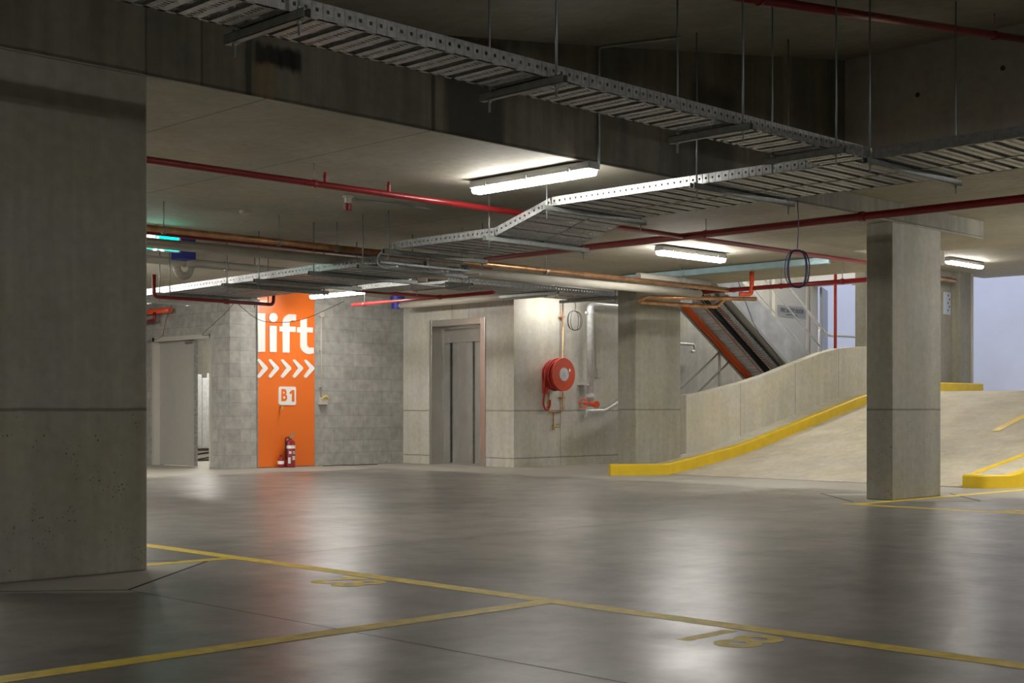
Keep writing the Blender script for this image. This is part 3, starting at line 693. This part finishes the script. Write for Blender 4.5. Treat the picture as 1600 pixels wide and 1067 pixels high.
b = NB(); tube(b, fillet([(9.8, 14.86, 2.30), (10.2, 14.9, 2.05), (10.9, 15.0, 2.08), (11.6, 14.9, 2.40)], .5, 10), .004, 6); tag(obj('loose_cable', b, M['black']), 'thin cable sagging in front of the orange panel', 'cable')
b = NB(); tube(b, fillet([(10.0, 16.6, 2.55), (10.3, 17.4, 2.2), (11.3, 19.2, 2.03), (11.35, 20.4, 1.98)], .8, 10), .004, 6); tag(obj('loose_cable', b, M['black']), 'thin black cable drooping to the left of the door head', 'cable')
b = NB(); tube(b, fillet([(10.5, 15.6, 2.6), (11.2, 17.2, 2.35), (11.38, 18.2, 2.05), (11.40, 17.98, 2.05)], .4, 10), .004, 6); tag(obj('loose_cable', b, M['black']), 'thin black cable drooping above the right side of the door head', 'cable')
b = NB(); tube(b, [Vector((13.05 + .09 * k + .01 * math.sin(k * 2), 17.30 - .04 * math.sin(k * 1.3) - .01 * k, .008)) for k in range(12)], .006, 6); tag(obj('loose_cable', b, M['black']), 'black cable lying on the floor along the blockwork wall', 'cable')

# ------------------------------------------------------------------ lift sign panel
VP = 17.45
t = thing('lift_sign', 'tall orange sign panel reading lift B1 with white arrows', 'sign', (12.46, VP, 0))
obj('panel_board', B(11.925, 12.995, VP, 17.469, .01, 2.74), M['orange'], t)
pe = NB(); box(pe, 11.915, 11.925, VP - .003, 17.469, .01, 2.74); box(pe, 12.995, 13.005, VP - .003, 17.469, .01, 2.74); obj('edge_trim', pe, M['galvd'], t)
def cpx(cx, cy): return onv(390 + cx / 5.333, 440 + cy / 5.333, VP - .001)
def arcpts(cx, cy, rx, ry, a0, a1, n=10): return [(cx + rx * math.cos(math.radians(a0 + (a1 - a0) * k / n)), cy - ry * math.sin(math.radians(a0 + (a1 - a0) * k / n))) for k in range(n + 1)]
def glyph(name, polys, dep=.014):
    b = NB()
    for i, poly in enumerate(polys): prism(b, [cpx(*p) for p in poly], (0, -dep, 0))
    return obj(name, b, M['white'], t)
glyph('letter_l', [[(64, 262), (127, 264), (126, 584), (68, 586)]])
glyph('letter_i', [[(163, 367), (222, 369), (222, 587), (165, 586)], arcpts(194, 299, 36, 38, 0, 345, 24)])
glyph('letter_f', [[(271, 345)] + arcpts(341, 345, 70, 75, 180, 96, 10) + [(384, 274), (383, 325)] + arcpts(352, 352, 23, 28, 95, 180, 6) + [(330, 374), (380, 376), (379, 420), (330, 418), (329, 592), (272, 590), (272, 416), (245, 415), (245, 372), (271, 373)]])
glyph('letter_t', [[(421, 315), (474, 308), (474, 380), (524, 383), (523, 424), (474, 423), (475, 520)] + arcpts(500, 520, 25, 30, 180, 270, 6) + [(530, 549), (532, 596)] + arcpts(492, 530, 72, 74, 285, 180, 8) + [(420, 425), (391, 421), (393, 380), (421, 379)]])
for k, cx in enumerate((62, 156, 258, 357, 451)):
    w_ = 86; y0, ym, y1 = 645 + k * 1.5, 723, 801
    P_ = [(cx + 2, y0 + 14)] + arcpts(cx + 13, y0 + 11, 12, 12, 180, 50, 5) + [(cx + w_ - 3, ym - 12)] + arcpts(cx + w_ - 10, ym, 10, 12, 45, -45, 4) + [(cx + 24, y1 - 5)] + arcpts(cx + 13, y1 - 11, 12, 12, -50, -180, 5) + [(cx + 2, y1 - 17), (cx + 46, ym)]
    glyph('chevron', [P_])
bd = glyph('level_badge', [arcpts(366, 892, 17, 17, 0, 90, 5) + arcpts(257, 891, 17, 17, 90, 180, 5) + arcpts(257, 1010, 17, 17, 180, 270, 5) + arcpts(366, 1012, 17, 17, 270, 360, 5)])
c1 = cpx(309, 951); me = text_mesh('B', .235, .002, frame_m((c1.x - .062, VP - .0165, c1.z), (1, 0, 0), (0, 0, 1)) @ Matrix.Diagonal((.86, 1.08, 1, 1)), bold=.009)
obj('badge_letter', me, M['orange'], bd)
b = NB(); prism(b, [cpx(*p) + Vector((0, -.0145, 0)) for p in ((346, 904), (368, 903), (368, 1000), (347, 1000), (347, 930), (329, 938), (329, 920))], (0, -.004, 0)); obj('badge_numeral', b, M['orange'], bd)
t = thing('brass_tap', 'small brass tap on the orange panel under the badge', 'tap', (12.33, 17.38, .89))
b = NB(); cyl(b, (12.33, 17.45, .94), (12.33, 17.38, .94), .012); cyl(b, (12.33, 17.385, .95), (12.33, 17.385, .88), .012); obj('tap_body', b, M['brass'], t)
b = NB(); box(b, 12.305, 12.355, 17.37, 17.385, .955, .97); obj('tap_handle', b, M['brass'], t)
# extinguishers
def extinguisher(u, v, h, r, label, small=False):
    t = thing('fire_extinguisher', label, 'fire extinguisher', (u, v, 0)); s = h / .5; N0 = (u, v, 0)
    hb = .41 * s
    b = NB(); lathe(b, N0, (0, 0, 1), [(0, r * .9), (.01, r), (hb - .05 * s, r), (hb - .025 * s, r * .88), (hb - .008 * s, r * .5), (hb, r * .3), (hb + .02 * s, r * .3)], 28); obj('cylinder_body', b, M['red' if not small else 'redb'], t, smooth=True)
    b = NB(); lathe(b, (u, v, hb - .13 * s), (0, 0, 1), [(0, r + .001), (.045 * s, r + .001)], 28); obj('white_band', b, M['white'], t)
    b = NB()
    for (a0, a1, z0, z1) in ((-100, -55, .11 * s, .17 * s), (-150, -120, .06 * s, .15 * s), (-95, -50, .20 * s, .215 * s), (-95, -50, .225 * s, .24 * s), (-140, -110, .20 * s, .24 * s)):
        pp = [(math.cos(math.radians(a0 + (a1 - a0) * k / 6)) * (r + .0012), math.sin(math.radians(a0 + (a1 - a0) * k / 6)) * (r + .0012)) for k in range(7)]
        for p, q in zip(pp, pp[1:]): b.faces.new([b.verts.new(x) for x in ((u + p[0], v + p[1], z0), (u + q[0], v + q[1], z0), (u + q[0], v + q[1], z1), (u + p[0], v + p[1], z1))])
    obj('label_panel', b, M['label'], t)
    b = NB(); box(b, u - .018 * s, u + .018 * s, v - .016 * s, v + .016 * s, hb + .018 * s, hb + .05 * s)
    prism(b, [Vector((u - .02 * s, v - .01, hb + .045 * s)), Vector((u + .085 * s, v - .01, hb + .10 * s)), Vector((u + .09 * s, v - .01, hb + .088 * s)), Vector((u, v - .01, hb + .035 * s))], (0, .02, 0))
    prism(b, [Vector((u, v - .008, hb + .03 * s)), Vector((u + .07 * s, v - .008, hb + .05 * s)), Vector((u + .07 * s, v - .008, hb + .042 * s)), Vector((u, v - .008, hb + .02 * s))], (0, .016, 0))
    obj('valve_handle', b, M['galv'], t)
    b = NB(); tube(b, fillet([(u - .015, v, hb + .03 * s), (u - .09 * s, v - .01, hb + .03 * s), (u - r - .02, v - .015, hb - .08 * s), (u - r - .02, v - .015, .12 * s)], .06, 6), .010, 8); obj('discharge_hose', b, M['black'], t)
    return t
extinguisher(12.44, 17.33, .53, .078, 'red fire extinguisher standing on the floor against the orange panel')
t = thing('extinguisher_block', 'small red canister beside the larger fire extinguisher', 'fire extinguisher', (12.28, 17.36, 0))
b = NB(); lathe(b, (12.285, 17.36, 0), (0, 0, 1), [(0, .05), (.13, .05), (.16, .03), (.165, .018), (.2, .018)], 20); obj('canister', b, M['red'], t, smooth=True)
b = NB(); lathe(b, (12.285, 17.36, .055), (0, 0, 1), [(0, .0515), (.05, .0515)], 20); obj('white_label', b, M['white'], t)
# switch conduit
t = thing('isolator_switch', 'grey isolator box with yellow lock at the foot of a wall conduit', 'switch', (13.13, 17.42, 1.0))
obj('conduit_drop', cyl(NB(), (13.13, 17.45, 1.1), (13.13, 17.45, 2.45), .011, 8), M['pvc'], t)
b = NB(); lathe(b, (13.13, 17.465, 2.42), (0, -1, 0), [(0, .045), (.04, .045)], 16); obj('junction_box', b, M['pvc'], t)
obj('switch_box', B(13.08, 13.21, 17.38, 17.468, .98, 1.09), M['pvc'], t, bevel=.006)
b = NB(); tube(b, fillet([(13.09, 17.37, 1.07), (13.13, 17.35, 1.12), (13.18, 17.35, 1.11), (13.2, 17.36, 1.07)], .03), .012, 8); obj('yellow_lock', b, M['yellowp'], t)
b = NB()
for z in (1.25, 1.83): box(b, 13.10, 13.16, 17.44, 17.469, z, z + .02)
obj('saddle', b, M['galv'], t)

# ------------------------------------------------------------------ lift
t = thing('lift_entrance', 'stainless steel lift entrance with closed doors', 'lift', (15.0, 16.12, 0))
fr = NB()
box(fr, 14.85, 15.10, 16.73, 16.79, 0, 2.37); box(fr, 14.85, 15.10, 15.46, 15.565, 0, 2.37); box(fr, 14.85, 15.10, 15.565, 16.73, 2.27, 2.37)
obj('door_frame', fr, M['stainf'], t, bevel=.004)
rv = NB(); box(rv, 15.10, 15.34, 16.70, 16.75, 0, 2.30); box(rv, 15.10, 15.34, 15.54, 15.60, 0, 2.30); box(rv, 15.10, 15.34, 15.60, 16.70, 2.24, 2.30)
obj('reveal_lining', rv, M['stainless'], t)
obj('transom', B(15.22, 15.34, 15.60, 16.70, 2.02, 2.24), M['stainf'], t)
obj('door_leaf', B(15.27, 15.285, 16.19, 16.67, .012, 2.02), M['stainless'], t, bevel=.003)
obj('door_leaf', B(15.29, 15.31, 15.60, 16.17, .012, 2.02), M['stainless'], t, bevel=.003)
obj('door_edge', B(15.262, 15.29, 16.178, 16.188, .012, 2.02), M['galvd'], t)
obj('door_edge', B(15.262, 15.27, 16.66, 16.672, .012, 2.24), M['galvd'], t)
obj('door_edge', B(15.286, 15.29, 15.925, 15.930, .012, 2.02), M['galvd'], t)
obj('sill', B(15.10, 15.34, 15.6, 16.7, 0, .012), M['galvd'], t)

# ------------------------------------------------------------------ store room doors
t = thing('store_room_door', 'pale grey double door with one leaf open in the blockwork wall', 'door', (11.5, 18.8, 0))
b = NB(); box(b, 11.40, 11.60, 19.62, 19.69, 0, 2.07); box(b, 11.40, 11.60, 17.955, 18.0, 0, 2.07); box(b, 11.40, 11.60, 17.96, 19.69, 2.0, 2.07); obj('door_frame', b, M['frame'], t, bevel=.003)
obj('door_leaf', B(11.50, 11.545, 18.57, 19.62, .01, 2.0), M['doorp'], t, bevel=.003)
obj('door_edge', B(11.49, 11.55, 18.555, 18.575, .01, 2.0), M['galvd'], t)
b = NB(); box(b, 11.46, 11.50, 18.62, 18.80, 1.945, 1.985); prism(b, [Vector((11.45, 18.7, 1.965)), Vector((11.45, 18.2, 1.97)), Vector((11.45, 18.2, 1.98)), Vector((11.45, 18.7, 1.98))], (.02, 0, 0)); obj('door_closer', b, M['galv'], t)
# ducts and machinery in the store
for u, v, h_, lab in ((12.8, 20.75, 1.30, 'leftmost galvanised duct section seen through the store room doorway'), (13.02, 20.85, 1.24, 'second galvanised duct section from the left in the store room doorway'),
        (13.26, 20.95, 1.33, 'third galvanised duct section from the left in the store room doorway'), (13.52, 21.05, 1.42, 'tallest galvanised duct section at the right of the store room doorway')):
    b = NB(); prism(b, [Vector((u, v - .09, .22)), Vector((u + .14, v - .09, .22)), Vector((u + .14, v + .09, .22)), Vector((u + .02, v + .09, .22)), Vector((u - .02, v, .22))], (0, 0, h_)); tag(obj('sheet_metal_duct', b, M['silver'], bevel=.004), lab, 'duct', 'duct sections in the store room')
t = thing('metal_rack', 'dark metal rack on the store room floor under the ducts', 'rack', (13.2, 20.9, 0))
obj('rack_top', B(12.6, 13.9, 20.5, 21.3, .18, .218), M['dark'], t)
for q in ((12.62, 20.52), (13.86, 20.52), (12.62, 21.26), (13.86, 21.26)): obj('leg', B(q[0], q[0] + .03, q[1], q[1] + .03, 0, .18), M['dark'], t)
for q in (20.52, 21.26): obj('brace', cyl(NB(), (12.65, q, .02), (13.85, q, .17), .012, 8), M['dark'], t)

# ------------------------------------------------------------------ hose reel
HU, HZ = 15.60, 1.455
t = thing('hose_reel', 'large red fire hose reel on the pale concrete wall', 'fire hose reel', (HU, 14.6, HZ - .27))
b = NB(); lathe(b, (HU, 14.44, HZ), (0, 1, 0), [(0, .257), (.004, .262), (.016, .262), (.018, .25), (.018, .12), (.018, .1)], 48); obj('front_disc', b, M['redb'], t, smooth=True)
b = NB(); lathe(b, (HU, 14.66, HZ), (0, 1, 0), [(0, .205), (.012, .205)], 48); obj('rear_disc', b, M['redb'], t, smooth=True)
b = NB(); lathe(b, (HU, 14.45, HZ), (0, 1, 0), [(0, .10), (.36, .10)], 24); obj('hub', b, M['redb'], t)
b = NB(); hp = []
for k in range(5 * 32 + 1):
    a = 2 * PI * k / 32; y = 14.485 + .040 * (k / 32); rr = .236 + .012 * math.sin(a * 1.35 + 1); hp.append(Vector((HU + rr * math.cos(a), y, HZ + rr * math.sin(a))))
tube(b, hp, .0165, 8)
hp = [Vector((HU + .205 * math.cos(2 * PI * k / 32), 14.49 + .037 * (k / 32), HZ + .205 * math.sin(2 * PI * k / 32))) for k in range(4 * 32 + 1)]
tube(b, hp, .0175, 8); obj('hose_coil', b, M['hose'], t)
b = NB(); tube(b, fillet([(HU - .235, 14.63, HZ), (HU - .24, 14.64, HZ - .3), (HU - .25, 14.66, HZ - .48), (HU - .16, 14.67, HZ - .58), (HU - .07, 14.68, HZ - .50), (HU - .07, 14.68, HZ - .40)], .12, 6), .0165, 10); obj('hose_tail', b, M['hose'], t)
b = NB(); lathe(b, (HU, 14.436, HZ), (0, 1, 0), [(0, .104), (.006, .106)], 32); lab = obj('centre_label', b, M['label'], t)
b = NB()
for k in range(5):
    a = 2 * PI * k / 5 + PI / 2; lathe(b, (HU + .088 * math.cos(a), 14.434, HZ + .088 * math.sin(a)), (0, 1, 0), [(0, .006), (.003, .006)], 8)
for k in range(4): box(b, HU - .03 + .005 * k, HU + .03 - .006 * k, 14.4345, 14.436, HZ - .035 + .02 * k, HZ - .030 + .02 * k)
obj('screw', b, M['plate'], lab)
obj('serial_sticker', B(HU + .115, HU + .150, 14.437, 14.44, HZ + .045, HZ + .09), M['white'], t)
b = NB(); cyl(b, (HU - .06, 14.72, HZ - .26), (HU - .06, 14.72, HZ - .56), .016); box(b, HU - .08, HU - .04, 14.70, 14.74, HZ - .48, HZ - .42); obj('inlet_valve', b, M['brass'], t)
obj('bracket', B(HU - .09, HU + .02, 14.80, 14.83, HZ - .3, HZ + .1), M['redb'], t)
# copper riser
t = thing('copper_riser', 'copper riser feeding the hose reel with a drain tap', 'pipe', (15.9, 14.78, .58))
b = NB(); tube(b, fillet([(15.93, 14.775, 2.62), (15.93, 14.775, .87), (15.72, 14.775, .86), (15.60, 14.775, .86), (15.54, 14.75, .95)], .05, 5), .014, 10); obj('pipe_run', b, M['copper'], t)
obj('drain_leg', cyl(NB(), (15.71, 14.775, .86), (15.71, 14.775, .60), .012, 10), M['copper'], t)
b = NB(); cyl(b, (15.71, 14.775, .66), (15.71, 14.775, .58), .018, 10); cyl(b, (15.71, 14.77, .63), (15.80, 14.72, .62), .010, 8); box(b, 15.72, 15.80, 14.715, 14.73, .655, .67); obj('drain_tap', b, M['brass'], t)
b = NB()
for z in (2.38, 1.08): box(b, 15.88, 15.98, 14.77, 14.828, z, z + .025)
obj('saddle', b, M['copper'], t)
# hydrant riser
t = thing('hydrant_riser', 'grey hydrant riser pipe with valve on the pale wall', 'hydrant', (16.42, 14.62, .9))
b = NB(); tube(b, fillet([(16.42, 14.62, .95), (16.42, 14.62, 2.57), (16.5, 14.62, 2.60), (18.4, 14.62, 2.60)], .09, 6), .058, 20); obj('riser_pipe', b, M['silver'], t)
b = NB()
for z, r in ((2.46, .072), (1.10, .078), (1.125, .068)): lathe(b, (16.42, 14.62, z), (0, 0, 1), [(0, r), (.03, r)], 24)
for s in (-1, 1): box(b, 16.42 + s * .085 - .02, 16.42 + s * .085 + .02, 14.60, 14.64, 2.455, 2.495)
box(b, 16.34, 16.50, 14.60, 14.83, 1.30, 1.315); obj('coupling', b, M['silver'], t)
b = NB(); cyl(b, (16.42, 14.62, 1.0), (16.37, 14.46, .985), .042, 16); cyl(b, (16.372, 14.47, .985), (16.355, 14.42, .983), .055, 18); obj('valve_body', b, M['redb'], t)
obj('valve_neck', cyl(NB(), (16.24, 14.50, .99), (16.06, 14.44, 1.0), .022, 12), M['redb'], t)
b = NB(); cw = Vector((16.04, 14.43, 1.0)); ax = Vector((-.55, -.83, 0)).normalized(); sx = Vector((ax.y, -ax.x, 0))
tube(b, [cw + sx * .075 * math.cos(2 * PI * k / 24) + Vector((0, 0, .075 * math.sin(2 * PI * k / 24))) for k in range(24)], .009, 8, closed=True)
for k in range(3):
    a = PI * k / 3; cyl(b, cw + sx * .075 * math.cos(a) + Vector((0, 0, .075 * math.sin(a))), cw - sx * .075 * math.cos(a) - Vector((0, 0, .075 * math.sin(a))), .006, 6)
obj('hand_wheel', b, M['redb'], t)
t = thing('wall_box', 'small pale box with conduit on the wall right of the hydrant riser', 'junction box', (16.82, 14.79, 1.43))
obj('box_body', B(16.76, 16.88, 14.76, 14.83, 1.43, 1.58), M['pvc'], t, bevel=.006); obj('conduit_drop', cyl(NB(), (16.77, 14.81, 1.58), (16.77, 14.81, 2.6), .009, 8), M['pvc'], t)

# handrails
def rail(name, label, pts, r, mat='steelp', bend=.05, posts=()):
    pts = [Vector(p) for p in pts]; c = sum(pts, Vector()) / len(pts)
    t = thing(name, label, 'handrail', (c.x, c.y, min(p.z for p in pts) - r))
    obj('rail', tube(NB(), fillet(pts, bend, 5) if len(pts) > 2 else pts, r, 10), M[mat], t)
    for a, b_ in posts: obj('post', cyl(NB(), a, b_, r, 10), M[mat], t)
    return t
rail('handrail', 'bent galvanised handrail on the wall under the hydrant riser', [(16.50, 14.80, .80), (16.44, 14.74, .76), (16.42, 14.70, .88), (16.86, 14.70, .885), (17.25, 14.70, 1.04), (17.9, 14.70, 1.40)], .026, 'silver', .04)
rail('handrail', 'curved end of a galvanised wall handrail right of the ramp foot column', [(18.3, 14.70, 2.05), (19.28, 14.70, 2.06), (19.31, 14.70, 1.94), (19.2, 14.70, 1.93)], .024, 'silver', .06)
t = thing('stair_balustrade', 'dark steel balustrade of the lower stair flight behind the low wall', 'handrail', (18.7, 14.0, .6))
for p, q in (((17.0, 14.0, .65), (19.12, 14.0, 1.92)), ((17.0, 14.0, .31), (20.2, 14.0, 2.24))): obj('rail', cyl(NB(), p, q, .017, 8), M['steelp'], t)
for u in (19.08,): obj('post', cyl(NB(), (u, 14.0, .9), (u, 14.0, 1.92), .022, 10), M['steelp'], t)
# upper stair
def lo(u): return 2.65 - .625 * (u - 18.08)
t = thing('stair_flight', 'steel stair flight rising to the left behind the low wall', 'stair', (19.4, 13.55, .9))
uA, uB = 16.4, 21.0
dl = .27
obj('stringer', prism(NB(), [Vector((uA, 13.0, lo(uA))), Vector((20.35, 13.0, lo(20.35))), Vector((21.0, 13.0, 1.10)), Vector((21.0, 13.0, 1.50)), Vector((20.35, 13.0, 1.86)), Vector((uA, 13.0, 4.08))], (0, .02, 0)), M['stairp'], t)
obj('stringer', prism(NB(), [Vector((uA, 14.08, lo(uA))), Vector((20.35, 14.08, lo(20.35))), Vector((21.0, 14.08, 1.10)), Vector((21.0, 14.08, 1.50)), Vector((20.35, 14.08, 1.86)), Vector((uA, 14.08, 4.08))], (0, .02, 0)), M['stairp'], t)
obj('soffit_slab', prism(NB(), [Vector((uA, 13.02, lo(uA) + .01)), Vector((20.4, 13.02, lo(20.4) + .01)), Vector((20.4, 13.02, lo(20.4) + .08)), Vector((uA, 13.02, lo(uA) + .08))], (0, 1.06, 0)), M['steelp'], t)
b = NB()
for k in range(14):
    u = 20.9 - .28 * k; z = 1.25 + .175 * (k + 1)
    if z < 4.0: box(b, u - .28, u, 13.02, 14.08, z - .17, z)
obj('tread', b, M['stairwall'], t)
obj('edge_angle', prism(NB(), [Vector((uA, 12.97, lo(uA) - .035)), Vector((20.9, 12.97, lo(20.9) - .035)), Vector((20.9, 12.97, lo(20.9) + .03)), Vector((uA, 12.97, lo(uA) + .03))], (0, .14, 0)), M['steelp'], t)
t = thing('stair_balustrade', 'galvanised balustrade of the upper stair flight in front of the fire door', 'handrail', (19.8, 13.03, 1.5))
sl = -.63
def rl(z0, u0, ua, ub, extra=()): return [(ua, 13.03, z0 + sl * (ua - u0))] + [(ub, 13.03, z0 + sl * (ub - u0))] + list(extra)
obj('rail', tube(NB(), fillet([Vector(p) for p in rl(2.22, 20.98, 17.0, 20.98, [(22.6, 13.03, 2.24)])], .1), .023, 10), M['silver'], t)
obj('rail', cyl(NB(), *[Vector(p) for p in rl(1.956, 20.82, 17.0, 21.05)], .013, 8), M['silver'], t)
obj('rail', cyl(NB(), *[Vector(p) for p in rl(1.864, 20.39, 17.0, 20.75)], .013, 8), M['silver'], t)
for u, z0, z1 in ((19.2, 2.45, 3.33), (20.72, 1.8, 2.38), (22.5, 1.25, 2.24)): obj('post', cyl(NB(), (u, 13.03, z0), (u, 13.03, z1), .018, 10), M['silver'], t)
# sloping cable ladder under the stair
t = thing('cable_ladder', 'steep cable ladder carrying orange and black cables under the stair', 'cable tray', (18.6, 13.6, 1.2))
dv = Vector((1, 0, -.625)).normalized(); dn = Vector((-.625, 0, -1)).normalized(); up = -dn
p0 = Vector((16.75, 13.14, lo(16.75) - .08)); LL = 4.4
b = NB(); bed(b, p0, dv, LL, Vector((0, 1, 0)), .86, pitch=.10, sw=.075, up=up); obj('ladder_bed', b, M['silver'], t)
b = NB(); bed(b, p0 + Vector((0, .03, 0)) + dn * .022, dv, LL, Vector((0, 1, 0)), .15, pitch=.055, sw=.028, up=up); obj('perforated_strip', b, M['silver'], t)
b = NB(); q0 = p0 + Vector((0, .02, 0)) + dn * .012; prism(b, [q0, q0 + dv * LL, q0 + dv * LL + Vector((0, .17, 0)), q0 + Vector((0, .17, 0))], dn * .004); obj('strip_backing', b, M['black'], t)
for y, nn in ((13.14, 1), (14.0, -1)):
    b = NB(); rail_cells(b, Vector((p0.x, y, p0.z)), dv, LL, .06, Vector((0, nn, 0)), up=dn); obj('side_rail', b, M['galvd'], t)
def cables(name, mat, y0, y1, n, r, off, wob=.012):
    b = NB()
    for k in range(n):
        y = y0 + (y1 - y0) * (k + .5) / n; ph = random.uniform(0, 6); o_ = off + random.uniform(0, r * 1.5)
        tube(b, [Vector((p0.x, y, p0.z)) + dv * s + dn * o_ + Vector((0, wob * math.sin(s * 1.7 + ph), 0)) for s in [LL * j / 16 for j in range(17)]], r, 6)
    return tag(obj(name, b, M[mat]), None)
cables('cable_bundle', 'orangecable', 13.80, 13.97, 7, .012, .014)['label'] = 'bundle of orange cables down the left edge of the sloping ladder'
cables('cable_bundle', 'black', 13.34, 13.47, 6, .012, .014)['label'] = 'bundle of black cables down the middle of the sloping ladder'
cables('red_cable', 'redb', 13.24, 13.26, 1, .006, .034)['label'] = 'thin red cable beside the perforated strip of the sloping ladder'
cables('red_cable', 'redb', 13.55, 13.56, 1, .006, .01)['label'] = 'thin red cable on the sloping ladder'
for o in C.objects:
    if o.parent is None and o.name.startswith(('cable_bundle', 'red_cable')): o['category'] = 'cable'
b = NB(); tube(b, fillet([(18.2, 12.98, 3.0), (18.7, 12.97, 2.2), (19.2, 12.96, 1.9), (19.9, 13.0, 1.3)], .5, 8), .006, 6); tag(obj('loose_cable', b, M['bluecable']), 'thin blue cable drooping across the stair side plate', 'cable')

# fire door and open doorway
t = thing('fire_door', 'pale grey door with FIRE SAFETY DOOR sign behind the stair rails', 'door', (22.5, 14.79, 1.25))
obj('door_leaf', B(21.98, 23.0, 14.78, 14.83, 1.25, 3.34), M['doorg'], t, bevel=.003)
b = NB(); box(b, 21.90, 21.98, 14.76, 14.83, 1.25, 3.42); box(b, 23.0, 23.08, 14.76, 14.83, 1.25, 3.42); box(b, 21.98, 23.0, 14.76, 14.83, 3.34, 3.42); obj('door_frame', b, M['frame'], t)
sp = obj('sign_plate', B(22.0, 22.98, 14.772, 14.78, 2.70, 2.92), M['plate'], t)
obj('lettering', text_mesh('FIRE SAFETY DOOR', .115, .001, frame_m((22.5, 14.770, 2.825), (1, 0, 0), (0, 0, 1)) @ Matrix.Diagonal((.80, 1, 1, 1)), bold=.001), M['ink'], sp)
b = NB()
for k in range(9): box(b, 22.30 + .045 * k, 22.33 + .045 * k, 14.7705, 14.772, 2.735, 2.755)
obj('small_print', b, M['ink'], sp)
t = thing('landing_door', 'open grey door leaf in the daylit doorway behind the low wall', 'door', (23.4, 14.4, 1.25))
b = NB(); box(b, 23.16, 23.42, 14.77, 14.83, 1.25, 3.42); box(b, 23.16, 23.42, 13.0, 14.77, 3.36, 3.42); obj('door_frame', b, M['frame'], t)
obj('door_leaf', prism(NB(), [Vector((23.44, 14.74, 1.27)), Vector((24.30, 15.14, 1.27)), Vector((24.32, 15.10, 1.27)), Vector((23.46, 14.70, 1.27))], (0, 0, 2.08)), M['plate'], t)
b = NB(); box(b, 23.10, 23.16, 13.1, 13.4, 3.28, 3.33); box(b, 23.08, 23.10, 13.3, 13.8, 3.30, 3.32); obj('door_closer', b, M['galvd'], t)
# notice on wall beyond the column
t = thing('wall_notice', 'narrow pale notice with blue print on the wall right of the freestanding column', 'notice', (23.8, 12.18, 2.69))
obj('notice_sheet', B(23.62, 23.90, 12.18, 12.189, 2.69, 3.11), M['noticep'], t)
b = NB()
for k in range(5): lathe(b, (23.80 + .05 * (k % 2), 12.179, 3.05 - .07 * k), (0, -1, 0), [(0, .022), (.001, .022)], 10)
obj('notice_print', b, M['blue'], t)
pipe('copper_pipe', 'short copper pipe end high on the wall right of the freestanding column', 'pipe', [(22.0, 11.96, 3.3), (23.6, 11.96, 3.3)], .05, 'copper')
